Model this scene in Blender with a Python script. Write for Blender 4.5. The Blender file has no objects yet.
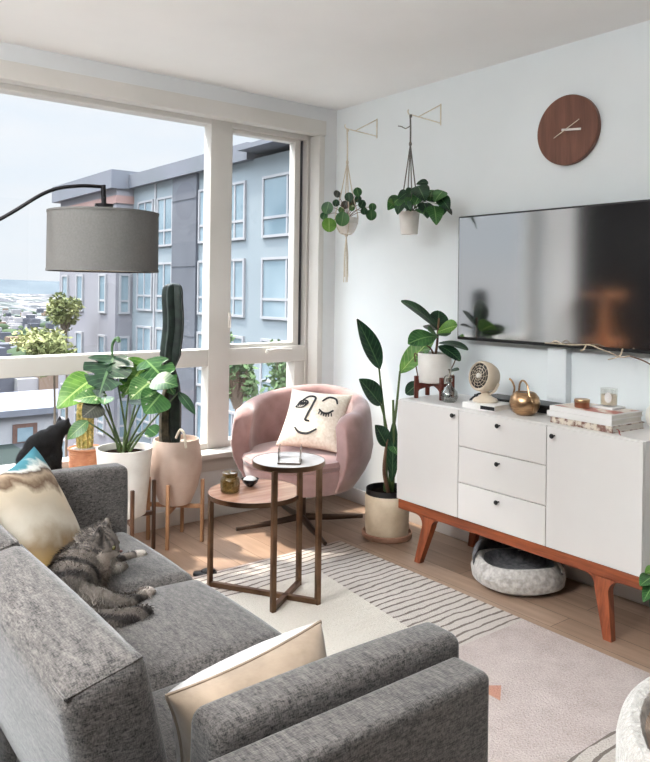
import bpy, bmesh, math, random
from mathutils import Vector as V, Matrix
from mathutils import noise as mnoise
PI = math.pi
RNG = random.Random(11)
SC = bpy.context.scene
COL = SC.collection
WM = {}                      # world matrix of every linked object, by name


def s2l(c):
    c /= 255.0
    return c / 12.92 if c <= .04045 else ((c + .055) / 1.055) ** 2.4


def rgb(r, g, b):
    return (s2l(r), s2l(g), s2l(b), 1.0)


def lerp(a, b, t):
    return a + (b - a) * t


# ------------------------------------------------------------------ mesh builder
class MB:
    def __init__(self):
        self.v, self.f, self.m, self.uv, self.c = [], [], [], {}, {}
        self.mi = 0

    def add(self, vs, fs, M=None):
        o = len(self.v)
        for p in vs:
            p = V(p)
            self.v.append(M @ p if M else p)
        for f in fs:
            self.f.append(tuple(i + o for i in f))
            self.m.append(self.mi)
        return o

    def rbox(self, c, size, r=0.0, n=2, mid=0, puff=0.0, M=None, bulge=None):
        """box of full size with rounded edges; mid adds inner rows; puff swells the faces"""
        h = [s / 2 for s in size]
        r = min(r, min(h) * .999)
        if r <= 0:
            vs = [(x * h[0], y * h[1], z * h[2]) for x in (-1, 1) for y in (-1, 1) for z in (-1, 1)]
            fs = [(0, 1, 3, 2), (4, 6, 7, 5), (0, 4, 5, 1), (2, 3, 7, 6), (0, 2, 6, 4), (1, 5, 7, 3)]
            T = Matrix.Translation(V(c)) @ (M or Matrix())
            self.add(vs, fs, T)
            return
        ax = []
        for k in range(3):
            lo = h[k] - r
            t = [math.tan(PI / 4 * i / n) for i in range(n + 1)]
            pos = [lo + r * q for q in t]
            inner = [-lo + 2 * lo * i / (mid + 1) for i in range(1, mid + 1)]
            ax.append([-p for p in reversed(pos)] + inner + pos)
        keys, vs, fs = {}, [], []

        def vert(p):
            k = tuple(round(q, 6) for q in p)
            if k not in keys:
                inn = V([max(-(h[i] - r), min(h[i] - r, p[i])) for i in range(3)])
                d = V(p) - inn
                if d.length > 1e-9:
                    d.normalize()
                q = inn + d * r
                if puff:
                    u = [max(-1, min(1, q[i] / h[i])) for i in range(3)]
                    e = [(1 - u[i] ** 2) for i in range(3)]
                    q = V((q.x + puff * .5 * u[0] * e[1] * e[2], q.y + puff * .5 * u[1] * e[0] * e[2], q.z + puff * u[2] * e[0] ** .6 * e[1] ** .6))
                if bulge:
                    q = V(bulge(q))
                keys[k] = len(vs)
                vs.append(q)
            return keys[k]
        for k in range(3):
            a, b = (k + 1) % 3, (k + 2) % 3
            for sgn in (-1, 1):
                for i in range(len(ax[a]) - 1):
                    for j in range(len(ax[b]) - 1):
                        q = []
                        for (di, dj) in ((0, 0), (1, 0), (1, 1), (0, 1)):
                            p = [0, 0, 0]
                            p[k] = sgn * h[k]
                            p[a] = ax[a][i + di]
                            p[b] = ax[b][j + dj]
                            q.append(vert(p))
                        if sgn < 0:
                            q.reverse()
                        if len(set(q)) > 2:
                            fs.append(tuple(q))
        T = Matrix.Translation(V(c)) @ (M or Matrix())
        self.add(vs, fs, T)

    def box(self, a, b, r=0.0, n=2):
        a, b = V(a), V(b)
        self.rbox((a + b) / 2, (abs(b.x - a.x), abs(b.y - a.y), abs(b.z - a.z)), r, n)

    def tube(self, path, rad, n=8, cap=True, star=None, flat=1.0, up=None):
        path = [V(p) for p in path]
        if not isinstance(rad, (list, tuple)):
            rad = [rad] * len(path)
        N = len(path)
        if len(rad) != N:                     # spread the given radii along the path
            q = []
            for i in range(N):
                x = i / (N - 1) * (len(rad) - 1)
                k = min(int(x), len(rad) - 2)
                q.append(lerp(rad[k], rad[k + 1], x - k))
            rad = q
        t0 = (path[1] - path[0]).normalized()
        ref = V(up) if up else (V((0, 0, 1)) if abs(t0.z) < .9 else V((1, 0, 0)))
        nrm = (ref - t0 * ref.dot(t0)).normalized()
        vs, fs = [], []
        prev = t0
        for i, p in enumerate(path):
            t = ((path[min(i + 1, N - 1)] - path[max(i - 1, 0)])).normalized()
            q = prev.rotation_difference(t)
            nrm = q @ nrm
            nrm = (nrm - t * nrm.dot(t)).normalized()
            prev = t
            bn = t.cross(nrm)
            for k in range(n):
                a = 2 * PI * k / n
                r = rad[i]
                if star:
                    r *= 1 + star[1] * math.cos(star[0] * a)
                vs.append(p + nrm * (math.cos(a) * r * flat) + bn * (math.sin(a) * r))
        for i in range(N - 1):
            for k in range(n):
                k2 = (k + 1) % n
                fs.append((i * n + k, i * n + k2, (i + 1) * n + k2, (i + 1) * n + k))
        if cap:
            fs.append(tuple(reversed(range(n))))
            fs.append(tuple((N - 1) * n + k for k in range(n)))
        self.add(vs, fs)

    def cyl(self, a, b, r, r2=None, n=20):
        self.tube([a, b], [r, r if r2 is None else r2], n)

    def bar(self, a, b, w, h, up=(0, 0, 1)):
        """rectangular bar from a to b, w across, h along up"""
        a, b = V(a), V(b)
        t = (b - a).normalized()
        s = t.cross(V(up)).normalized()
        u = s.cross(t)
        vs = [p + s * (x * w / 2) + u * (y * h / 2) for p in (a, b) for x, y in ((-1, -1), (1, -1), (1, 1), (-1, 1))]
        fs = [(0, 1, 2, 3), (7, 6, 5, 4), (0, 4, 5, 1), (1, 5, 6, 2), (2, 6, 7, 3), (3, 7, 4, 0)]
        self.add(vs, fs)

    def lathe(self, prof, c=(0, 0, 0), n=32, M=None, mod=None):
        T = Matrix.Translation(V(c)) @ (M or Matrix())
        vs, fs, rows = [], [], []
        for (r, z) in prof:
            if r < 1e-6:
                rows.append([len(vs)])
                vs.append((0, 0, z))
            else:
                rows.append(list(range(len(vs), len(vs) + n)))
                for k in range(n):
                    a = 2 * PI * k / n
                    rr = r * (mod(a, z) if mod else 1)
                    vs.append((rr * math.cos(a), rr * math.sin(a), z))
        for i in range(len(rows) - 1):
            A, B = rows[i], rows[i + 1]
            for k in range(n):
                k2 = (k + 1) % n
                if len(A) > 1 and len(B) > 1:
                    fs.append((A[k], A[k2], B[k2], B[k]))
                elif len(A) > 1:
                    fs.append((A[k], A[k2], B[0]))
                elif len(B) > 1:
                    fs.append((A[0], B[k2], B[k]))
        self.add(vs, fs, T)

    def ell(self, c, r, M=None, n=16, m=10):
        prof = [(math.sin(PI * i / m), -math.cos(PI * i / m)) for i in range(m + 1)]
        prof[0] = (0, -1)
        prof[-1] = (0, 1)
        S = Matrix.Diagonal((*((r, r, r) if isinstance(r, (int, float)) else r), 1))
        self.lathe(prof, c, n, (M or Matrix()) @ S)

    def prism(self, pts, d, M=None):
        """closed outline (list of 3D points, planar) pushed along vector d"""
        d = V(d)
        n = len(pts)
        vs = [V(p) for p in pts] + [V(p) + d for p in pts]
        fs = [tuple(reversed(range(n))), tuple(range(n, 2 * n))]
        fs += [(i, (i + 1) % n, n + (i + 1) % n, n + i) for i in range(n)]
        self.add(vs, fs, M)

    def quad(self, a, b, c, d):
        self.add([a, b, c, d], [(0, 1, 2, 3)])

    def leaf(self, base, tip, W, nrm, bulge=.15, fold=.15, shape=None, nt=10, ns=2, notch=None, twist=0, th=.0012):
        """a leaf blade arching from base to tip; nrm is the side its face looks to"""
        base, tip, nrm = V(base), V(tip), V(nrm).normalized()
        L = (tip - base).length
        ctrl = (base + tip) / 2 + nrm * bulge * L
        shape = shape or (lambda t: math.sin(PI * min(1, t ** .8)) ** .75)
        top, bot, fs = [], [], []
        cols = 2 * ns + 1
        for i in range(nt + 1):
            t = i / nt
            p = base * (1 - t) ** 2 + ctrl * 2 * t * (1 - t) + tip * t * t
            T = ((ctrl - base) * (1 - t) + (tip - ctrl) * t).normalized()
            S = T.cross(nrm).normalized()
            N = S.cross(T).normalized()
            if twist:
                q = Matrix.Rotation(twist * t, 3, T)
                S, N = q @ S, q @ N
            w = max(.02, shape(t)) * W / 2
            for j in range(cols):
                u = (j - ns) / ns
                ww = w
                if notch and abs(u) > .45:
                    ww = w * (1 - (abs(u) - .45) / .55 * notch(t, u))
                q = p + S * (u * ww) + N * (fold * abs(u) * w - .25 * fold * w)
                top.append(q + N * th)
                bot.append(q - N * th)
        K = len(top)
        for i in range(nt):
            for j in range(cols - 1):
                a = i * cols + j
                fs.append((a, a + 1, a + cols + 1, a + cols))
                fs.append((K + a, K + a + cols, K + a + cols + 1, K + a + 1))
        edge = [j for j in range(cols)] + [i * cols + cols - 1 for i in range(1, nt + 1)] + [nt * cols + j for j in range(cols - 2, -1, -1)] + [i * cols for i in range(nt - 1, 0, -1)]
        for a, b in zip(edge, edge[1:] + edge[:1]):
            fs.append((a, K + a, K + b, b))
        o = len(self.v)
        self.add(top + bot, fs)
        for i in range(nt + 1):
            for j in range(cols):
                for q in (0, K):
                    self.uv[o + q + i * cols + j] = ((j - ns) / ns, i / nt)

    def mesh(self, name, inv=None, ang=40):
        me = bpy.data.meshes.new(name)
        vs = [inv @ p for p in self.v] if inv else self.v
        me.from_pydata([tuple(p) for p in vs], [], self.f)
        bm = bmesh.new()
        bm.from_mesh(me)
        bmesh.ops.recalc_face_normals(bm, faces=bm.faces)
        bm.to_mesh(me)
        bm.free()
        for p, m in zip(me.polygons, self.m):
            p.use_smooth = True
            p.material_index = m
        if self.uv:
            l = me.uv_layers.new(name='UVMap')
            for lp in me.loops:
                l.data[lp.index].uv = self.uv.get(lp.vertex_index, (0, 0))
        if self.c:
            a = me.color_attributes.new('Col', 'FLOAT_COLOR', 'POINT')
            for i in range(len(me.vertices)):
                a.data[i].color = self.c.get(i, (1, 1, 1, 1))
        me.set_sharp_from_angle(angle=math.radians(ang))
        me.update()
        return me


# ------------------------------------------------------------------ scene helpers
def thing(name, label, cat, loc=(0, 0, 0), rz=0, group=None):
    o = bpy.data.objects.new(name, None)
    COL.objects.link(o)
    o.empty_display_size = .05
    o.location = loc
    o.rotation_euler = (0, 0, rz)
    o['label'] = label
    o['category'] = cat
    if group:
        o['group'] = group
    WM[o.name] = Matrix.Translation(V(loc)) @ Matrix.Rotation(rz, 4, 'Z')
    return o


def part(name, mb, mats, parent=None, label=None, ang=40, kind=None):
    W = WM[parent.name] if parent else Matrix()
    o = bpy.data.objects.new(name, mb.mesh(name, W.inverted() if parent else None, ang))
    COL.objects.link(o)
    for m in (mats if isinstance(mats, (list, tuple)) else [mats]):
        o.data.materials.append(m)
    if parent:
        o.parent = parent
    WM[o.name] = W
    if label:
        o['label'] = label
    if kind:
        o['kind'] = kind
    return o


def tag(o, label, cat, group=None, kind=None):
    o['label'] = label
    o['category'] = cat
    if group:
        o['group'] = group
    if kind:
        o['kind'] = kind
    return o


def struct(name, mb, mats, parent=None, ang=40):
    o = part(name, mb, mats, parent, ang=ang)
    if not parent:
        o['kind'] = 'structure'
    return o


def bez(pts, n=16):
    """smooth curve through the points (Catmull-Rom)"""
    P = [V(p) for p in pts]
    P = [P[0] * 2 - P[1]] + P + [P[-1] * 2 - P[-2]]
    out = []
    segs = len(P) - 3
    for s in range(segs):
        a, b, c, d = P[s:s + 4]
        m = max(2, n // segs)
        for i in range(m):
            t = i / m
            out.append(.5 * ((2 * b) + (c - a) * t + (2 * a - 5 * b + 4 * c - d) * t * t + (3 * b - a - 3 * c + d) * t ** 3))
    out.append(P[-2])
    return out


# ------------------------------------------------------------------ materials
def new_mat(name):
    m = bpy.data.materials.new(name)
    m.use_nodes = True
    nt = m.node_tree
    return m, nt, nt.nodes['Principled BSDF'], nt.nodes['Material Output']


def node(nt, t, **kw):
    n = nt.nodes.new(t)
    for k, v in kw.items():
        if k in n.inputs.keys():
            n.inputs[k].default_value = v
        else:
            setattr(n, k, v)
    return n


def ramp(nt, fac, stops, interp='LINEAR'):
    r = nt.nodes.new('ShaderNodeValToRGB')
    r.color_ramp.interpolation = interp
    e = r.color_ramp.elements
    while len(e) < len(stops):
        e.new(.5)
    for q, (p, c) in zip(e, stops):
        q.position = p
        q.color = c
    nt.links.new(fac, r.inputs['Fac'])
    return r


def math_n(nt, op, a, b=None, c=None):
    n = nt.nodes.new('ShaderNodeMath')
    n.operation = op
    for i, q in enumerate((a, b, c)):
        if q is None:
            continue
        if isinstance(q, (int, float)):
            n.inputs[i].default_value = q
        else:
            nt.links.new(q, n.inputs[i])
    return n.outputs[0]


def mixc(nt, fac, a, b):
    n = nt.nodes.new('ShaderNodeMix')
    n.data_type = 'RGBA'
    for i, q in ((0, fac), (6, a), (7, b)):
        if isinstance(q, (int, float, tuple)):
            n.inputs[i].default_value = q
        else:
            nt.links.new(q, n.inputs[i])
    return n.outputs[2]


def coords(nt, scale=(1, 1, 1), what='Object', rot=(0, 0, 0)):
    tc = nt.nodes.new('ShaderNodeTexCoord')
    mp = nt.nodes.new('ShaderNodeMapping')
    mp.inputs['Scale'].default_value = scale
    mp.inputs['Rotation'].default_value = rot
    nt.links.new(tc.outputs[what], mp.inputs['Vector'])
    return mp.outputs['Vector']


def noise_n(nt, vec, scale, detail=3, rough=.55):
    n = nt.nodes.new('ShaderNodeTexNoise')
    n.inputs['Scale'].default_value = scale
    n.inputs['Detail'].default_value = detail
    n.inputs['Roughness'].default_value = rough
    nt.links.new(vec, n.inputs['Vector'])
    return n.outputs['Fac']


def bump_n(nt, bs, h, strength=.3, dist=.01):
    b = nt.nodes.new('ShaderNodeBump')
    b.inputs['Strength'].default_value = strength
    b.inputs['Distance'].default_value = dist
    nt.links.new(h, b.inputs['Height'])
    nt.links.new(b.outputs['Normal'], bs.inputs['Normal'])


def mat(name, c, c2=None, rough=.5, metal=0.0, sc=6, stretch=(1, 1, 1), bump=0, bsc=80, bdist=.004, spec=.5, sheen=0, lo=.35, hi=.65, coat=0, trans=0, ior=1.5):
    m, nt, bs, out = new_mat(name)
    if c2 is None:
        c2 = tuple(min(1, q * 1.12) for q in c[:3]) + (1,)
        c = tuple(q * .92 for q in c[:3]) + (1,)
    vec = coords(nt, stretch)
    n = noise_n(nt, vec, sc, 4)
    r = ramp(nt, n, [(lo, c), (hi, c2)])
    nt.links.new(r.outputs['Color'], bs.inputs['Base Color'])
    bs.inputs['Roughness'].default_value = rough
    bs.inputs['Metallic'].default_value = metal
    bs.inputs['Specular IOR Level'].default_value = spec
    bs.inputs['IOR'].default_value = ior
    if sheen:
        bs.inputs['Sheen Weight'].default_value = sheen
    if coat:
        bs.inputs['Coat Weight'].default_value = coat
    if trans:
        bs.inputs['Transmission Weight'].default_value = trans
    if bump:
        bump_n(nt, bs, noise_n(nt, vec, bsc, 3), bump, bdist)
    return m


def fabric(name, dark, light, sc=260, bump=.5, slub=90):
    """heathered woven cloth: fine threads both ways with longer slubs"""
    m, nt, bs, out = new_mat(name)
    a = noise_n(nt, coords(nt, (1, .18, .5)), sc, 2)
    b = noise_n(nt, coords(nt, (.18, 1, 1)), sc, 2)
    c = noise_n(nt, coords(nt, (.5, .12, 1)), slub, 3)
    s = math_n(nt, 'ADD', math_n(nt, 'MULTIPLY', a, .35), math_n(nt, 'ADD', math_n(nt, 'MULTIPLY', b, .35), math_n(nt, 'MULTIPLY', c, .3)))
    r = ramp(nt, s, [(.38, dark), (.62, light)])
    nt.links.new(r.outputs['Color'], bs.inputs['Base Color'])
    bs.inputs['Roughness'].default_value = .92
    bs.inputs['Specular IOR Level'].default_value = .2
    bs.inputs['Sheen Weight'].default_value = .25
    bump_n(nt, bs, s, bump, .003)
    return m


def wood(name, dark, light, axis='Y', sc=9, rough=.4, bump=.1):
    m, nt, bs, out = new_mat(name)
    st = {'X': (.08, 1, 1), 'Y': (1, .08, 1), 'Z': (1, 1, .08)}[axis]
    vec = coords(nt, st)
    n = noise_n(nt, vec, sc * 3, 5, .6)
    n2 = noise_n(nt, vec, sc * 14, 2)
    s = math_n(nt, 'ADD', math_n(nt, 'MULTIPLY', n, .75), math_n(nt, 'MULTIPLY', n2, .25))
    r = ramp(nt, s, [(.35, dark), (.65, light)])
    nt.links.new(r.outputs['Color'], bs.inputs['Base Color'])
    bs.inputs['Roughness'].default_value = rough
    bump_n(nt, bs, s, bump, .002)
    return m


def leafmat(name, dark, light, vein, rough=.35, patch=None):
    """leaf with a paler midrib and side veins (UV: across, along)"""
    m, nt, bs, out = new_mat(name)
    tc = nt.nodes.new('ShaderNodeTexCoord')
    sx = nt.nodes.new('ShaderNodeSeparateXYZ')
    nt.links.new(tc.outputs['UV'], sx.inputs['Vector'])
    au = math_n(nt, 'ABSOLUTE', sx.outputs['X'])
    n = noise_n(nt, coords(nt), 14, 3)
    base = ramp(nt, n, [(.35, dark), (.68, light)]).outputs['Color']
    rib = math_n(nt, 'LESS_THAN', au, .06)
    w = math_n(nt, 'FRACT', math_n(nt, 'MULTIPLY', math_n(nt, 'SUBTRACT', sx.outputs['Y'], math_n(nt, 'MULTIPLY', au, .18)), 9))
    side = math_n(nt, 'MULTIPLY', math_n(nt, 'LESS_THAN', w, .12), .45)
    f = math_n(nt, 'MAXIMUM', rib, side)
    colr = mixc(nt, f, base, vein)
    if patch:
        pn = noise_n(nt, coords(nt, (1, 1, 1)), 22, 4)
        colr = mixc(nt, math_n(nt, 'GREATER_THAN', pn, .62), colr, patch)
    nt.links.new(colr, bs.inputs['Base Color'])
    bs.inputs['Roughness'].default_value = rough
    # thin blades let some light through
    tl = nt.nodes.new('ShaderNodeBsdfTranslucent')
    nt.links.new(colr, tl.inputs['Color'])
    mx = nt.nodes.new('ShaderNodeMixShader')
    mx.inputs['Fac'].default_value = .3
    nt.links.new(bs.outputs[0], mx.inputs[1])
    nt.links.new(tl.outputs[0], mx.inputs[2])
    nt.links.new(mx.outputs[0], out.inputs['Surface'])
    return m


def glass_mat(name, tint=(1, 1, 1, 1), gloss=.06, fres=True):
    """thin pane: straight-through light plus a mirror share"""
    m, nt, bs, out = new_mat(name)
    nt.nodes.remove(bs)
    tr = node(nt, 'ShaderNodeBsdfTransparent', Color=tint)
    gl = node(nt, 'ShaderNodeBsdfGlossy', Roughness=.02)
    mx = nt.nodes.new('ShaderNodeMixShader')
    if fres:
        lw = node(nt, 'ShaderNodeLayerWeight', Blend=.5)
        nt.links.new(math_n(nt, 'ADD', math_n(nt, 'MULTIPLY', math_n(nt, 'POWER', lw.outputs['Facing'], 5), .5), .025), mx.inputs['Fac'])
    else:
        mx.inputs['Fac'].default_value = gloss
    nt.links.new(tr.outputs[0], mx.inputs[1])
    nt.links.new(gl.outputs[0], mx.inputs[2])
    nt.links.new(mx.outputs[0], out.inputs['Surface'])
    return m


def coatmat(name, rough=.7):
    """fur: colour carried by the mesh"""
    m, nt, bs, out = new_mat(name)
    a = nt.nodes.new('ShaderNodeVertexColor')
    a.layer_name = 'Col'
    n = noise_n(nt, coords(nt), 130, 3)
    v = math_n(nt, 'ADD', math_n(nt, 'MULTIPLY', n, .5), .75)
    mm = nt.nodes.new('ShaderNodeVectorMath')
    mm.operation = 'SCALE'
    nt.links.new(a.outputs['Color'], mm.inputs[0])
    nt.links.new(v, mm.inputs['Scale'])
    nt.links.new(mm.outputs[0], bs.inputs['Base Color'])
    bs.inputs['Roughness'].default_value = rough
    bs.inputs['Specular IOR Level'].default_value = .2
    return m


M = {}
M['wall'] = mat('wall_paint', rgb(234, 239, 240), rgb(237, 242, 243), rough=.85, sc=2, bump=.05, bsc=180, spec=.2)
M['ceil'] = mat('ceiling_paint', rgb(240, 240, 239), rgb(243, 243, 242), rough=.9, sc=2, bump=.05, bsc=150, spec=.1)
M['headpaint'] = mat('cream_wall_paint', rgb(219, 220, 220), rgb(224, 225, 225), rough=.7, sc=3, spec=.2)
M['trim'] = mat('window_paint', rgb(206, 202, 195), rgb(211, 207, 201), rough=.5, sc=3, spec=.4)
M['darkwall'] = mat('light_damping_wall', rgb(22, 21, 21), rgb(26, 25, 25), rough=.95, sc=2, spec=.05)  # near-black colour put on unseen walls to cut bounce and darken reflections
M['gasket'] = mat('gasket', rgb(60, 58, 60), rgb(80, 78, 80), rough=.6)
M['glass'] = glass_mat('window_glass')
M['white'] = mat('white_lacquer', rgb(216, 211, 207), rgb(220, 216, 212), rough=.3, sc=2, spec=.45)
M['whiteplastic'] = mat('white_plastic', rgb(222, 216, 208), rgb(228, 223, 216), rough=.4)
M['walnut'] = wood('walnut_wood', rgb(96, 44, 24), rgb(158, 82, 48), 'Y', 10, .38)
M['walnutz'] = wood('walnut_leg_wood', rgb(96, 44, 24), rgb(160, 84, 50), 'Z', 10, .38)
M['redwood'] = wood('mahogany_wood', rgb(74, 28, 18), rgb(118, 52, 36), 'Z', 12, .45)
M['standwood'] = wood('stand_wood', rgb(112, 76, 50), rgb(176, 130, 92), 'Z', 12, .5)
M['darkstand'] = wood('dark_stand_wood', rgb(60, 38, 26), rgb(104, 70, 48), 'Z', 12, .5)
M['clockwood'] = wood('clock_wood', rgb(98, 60, 46), rgb(130, 86, 68), 'Z', 8, .5)
M['tabletop_low'] = wood('low_top_wood', rgb(150, 108, 88), rgb(188, 146, 122), 'X', 8, .25)
M['marble'] = mat('white_marble', rgb(200, 198, 198), rgb(236, 234, 233), rough=.2, sc=7, lo=.3, hi=.5)
M['bronze'] = mat('bronze_metal', rgb(84, 64, 50), rgb(126, 100, 80), rough=.32, metal=1, sc=5)
M['darkbronze'] = mat('dark_bronze', rgb(70, 56, 48), rgb(96, 78, 66), rough=.4, metal=.8)
M['brass'] = mat('brushed_brass', rgb(164, 130, 98), rgb(200, 164, 126), rough=.3, metal=1, sc=30, stretch=(1, 1, 6))
M['copper'] = mat('copper_tin', rgb(150, 92, 68), rgb(190, 128, 98), rough=.35, metal=.8)
M['black'] = mat('black_plastic', rgb(18, 18, 20), rgb(26, 26, 28), rough=.4)
M['blackmetal'] = mat('dark_metal', rgb(44, 42, 44), rgb(62, 60, 62), rough=.35, metal=.8)
M['rod'] = mat('thin_gold_rod', rgb(214, 204, 184), rgb(230, 222, 204), rough=.4, metal=.3)
M['sofa'] = fabric('sofa_cloth', rgb(30, 28, 28), rgb(108, 102, 98), 420, .5, 150)
M['sofa2'] = fabric('sofa_frame_cloth', rgb(30, 28, 28), rgb(108, 102, 98), 420, .5, 150)
M['pink'] = mat('pink_velvet', rgb(144, 110, 106), rgb(176, 140, 135), rough=.75, sc=5, bump=.15, bsc=140, sheen=.6, spec=.25)
M['linen'] = mat('grey_linen', rgb(96, 94, 91), rgb(103, 101, 98), rough=.9, sc=160, bump=.1, bsc=320)
M['diffuser'] = mat('lamp_diffuser', rgb(226, 222, 214), rgb(234, 230, 224), rough=.7)
M['creamcloth'] = mat('cream_cotton', rgb(222, 208, 190), rgb(238, 228, 214), rough=.9, sc=60, bump=.2, bsc=240, spec=.15)
M['ink'] = mat('black_ink', rgb(30, 28, 30), rgb(38, 36, 38), rough=.8)
M['palecloth'] = mat('pale_cushion_cloth', rgb(172, 168, 166), rgb(190, 186, 184), rough=.9, sc=40, bump=.2, bsc=200, spec=.1)  # paler cloth for the back face of the near cushion
M['orangewood'] = wood('orange_wood', rgb(206, 124, 76), rgb(232, 164, 112), 'X', 8, .4)
M['velvetbeige'] = mat('beige_velvet', rgb(122, 104, 86), rgb(154, 134, 114), rough=.8, sc=8, bump=.25, bsc=60, sheen=.4)
M['potwhite'] = mat('white_ceramic', rgb(224, 219, 212), rgb(236, 232, 226), rough=.4, sc=10)
M['potcream'] = mat('cream_ceramic', rgb(206, 184, 154), rgb(228, 210, 184), rough=.5, sc=8)
M['pottan'] = mat('tan_stoneware', rgb(176, 152, 137), rgb(196, 173, 159), rough=.6, sc=6)
M['terracotta'] = mat('terracotta_clay', rgb(172, 110, 78), rgb(204, 144, 108), rough=.8, sc=12)
M['saucer'] = mat('saucer_clay', rgb(160, 118, 96), rgb(182, 142, 120), rough=.7, sc=10)
M['soil'] = mat('potting_soil', rgb(16, 12, 11), rgb(38, 31, 27), spec=0, rough=1, sc=60, bump=1, bsc=90, bdist=.01)
M['gravel'] = mat('pale_gravel', rgb(120, 108, 96), rgb(196, 184, 170), rough=1, sc=90, bump=1, bsc=90, bdist=.01)
M['cactus'] = mat('cactus_skin', rgb(15, 26, 24), rgb(32, 48, 40), rough=.55, sc=20)
M['cactusgold'] = mat('golden_cactus', rgb(122, 118, 52), rgb(214, 186, 112), rough=.8, sc=60, bump=.8, bsc=120, bdist=.006)
M['bark'] = mat('cactus_bark', rgb(48, 44, 36), rgb(92, 82, 64), rough=.9, sc=30, bump=.5, bsc=60)
M['stem'] = mat('green_stem', rgb(52, 72, 40), rgb(92, 112, 62), rough=.5)
M['brownstem'] = mat('brown_stem', rgb(92, 62, 46), rgb(132, 98, 74), rough=.7)
M['leaf_deep'] = leafmat('deep_leaf', rgb(24, 52, 38), rgb(50, 88, 58), rgb(92, 128, 86))
M['leaf_mid'] = leafmat('mid_leaf', rgb(40, 84, 44), rgb(76, 128, 66), rgb(132, 172, 104))
M['leaf_lime'] = leafmat('lime_leaf', rgb(72, 124, 44), rgb(124, 172, 72), rgb(176, 206, 120))
M['leaf_vari'] = leafmat('pale_patched_leaf', rgb(62, 106, 56), rgb(104, 148, 84), rgb(170, 196, 130), patch=rgb(206, 216, 176))
M['leaf_pilea'] = leafmat('round_leaf', rgb(44, 86, 54), rgb(84, 130, 76), rgb(120, 160, 104))
M['leaf_dusky'] = leafmat('dusky_leaf', rgb(56, 60, 56), rgb(104, 104, 92), rgb(140, 138, 124))
M['cord'] = mat('cotton_cord', rgb(196, 184, 164), rgb(224, 214, 198), rough=.95, sc=200, bump=.6, bsc=300)
M['greycord'] = mat('grey_cord', rgb(84, 80, 76), rgb(124, 120, 114), rough=.95, sc=200, bump=.6, bsc=300)
M['fleece'] = mat('white_fleece', rgb(168, 162, 154), rgb(194, 188, 181), rough=1, sc=60, bump=1, bsc=110, bdist=.012, sheen=.5)
M['tanfleece'] = mat('tan_fleece', rgb(170, 142, 118), rgb(206, 180, 156), rough=1, sc=60, bump=1, bsc=110, bdist=.012, sheen=.5)
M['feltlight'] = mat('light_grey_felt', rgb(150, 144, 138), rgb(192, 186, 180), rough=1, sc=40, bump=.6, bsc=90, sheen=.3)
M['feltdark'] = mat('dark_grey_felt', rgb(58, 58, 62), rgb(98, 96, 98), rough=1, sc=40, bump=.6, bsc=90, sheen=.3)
M['paper'] = mat('paper_pages', rgb(214, 208, 198), rgb(232, 228, 220), rough=.9, sc=150, stretch=(.1, .1, 4))
M['bookwhite'] = mat('white_cover', rgb(228, 224, 220), rgb(236, 233, 230), rough=.5)
M['bookgrey'] = mat('grey_cover', rgb(150, 146, 144), rgb(172, 168, 166), rough=.5)
M['bookpattern'] = mat('patterned_cover', rgb(120, 84, 72), rgb(216, 204, 188), rough=.6, sc=34, lo=.42, hi=.56)
M['artcover'] = mat('pictured_cover', rgb(176, 96, 80), rgb(226, 214, 200), rough=.45, sc=11, lo=.42, hi=.52)
M['redribbon'] = mat('red_ribbon', rgb(150, 32, 36), rgb(176, 48, 50), rough=.6)
M['cream_plastic'] = mat('cream_plastic', rgb(206, 190, 168), rgb(222, 208, 188), rough=.45)
M['darkgrille'] = mat('grille_grey', rgb(34, 32, 31), rgb(52, 50, 48), rough=.5)
M['wax'] = mat('candle_wax', rgb(226, 212, 190), rgb(236, 224, 204), rough=.5)
M['clear'] = glass_mat('clear_glass', (.84, .85, .84, 1), .14, False)
M['candleglass'] = glass_mat('candle_glass', (.95, .95, .94, 1), .07, False)
M['amber'] = mat('amber_glass', rgb(96, 74, 34), rgb(132, 106, 58), rough=.08, trans=.55, sc=4)
M['darkglass'] = mat('black_glaze', rgb(26, 26, 30), rgb(46, 46, 52), rough=.15)
M['salt'] = mat('white_crystals', rgb(222, 220, 216), rgb(242, 240, 238), rough=.8, sc=60, bump=.8, bsc=120)
M['chrome'] = mat('pale_steel', rgb(176, 168, 160), rgb(206, 198, 190), rough=.25, metal=1)
M['twig'] = mat('bleached_twig', rgb(190, 170, 146), rgb(222, 206, 184), rough=.9, sc=30)
M['catcoat'] = coatmat('cat_coat')
M['eye'] = mat('cat_eye', rgb(70, 66, 36), rgb(92, 84, 48), rough=.1)
M['nose'] = mat('cat_nose', rgb(92, 62, 58), rgb(112, 78, 72), rough=.4)


# ================================================================== camera, world, light
cam = bpy.data.objects.new('camera', bpy.data.cameras.new('camera'))
COL.objects.link(cam)
YAW, ROLL = math.radians(38.06), math.radians(.75)
fw = V((math.sin(YAW), math.cos(YAW), 0))
rt = V((math.cos(YAW), -math.sin(YAW), 0))
up = V((0, 0, 1))
r2 = rt * math.cos(ROLL) + up * math.sin(ROLL)
u2 = -rt * math.sin(ROLL) + up * math.cos(ROLL)
cam.matrix_world = Matrix(((r2.x, u2.x, -fw.x, 0), (r2.y, u2.y, -fw.y, 0), (r2.z, u2.z, -fw.z, 1.45), (0, 0, 0, 1)))
cam.data.sensor_fit = 'HORIZONTAL'
cam.data.sensor_width = 36
cam.data.lens = 748 / 650 * 36
cam.data.shift_y = -(381 - 291) / 650
cam.data.clip_start = .02
cam.data.clip_end = 6000
SC.camera = cam
SC.view_settings.view_transform = 'Standard'
SC.view_settings.look = 'None'
SC.view_settings.gamma = 1
SC.view_settings.exposure = EXPOSURE = 0.98

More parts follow.
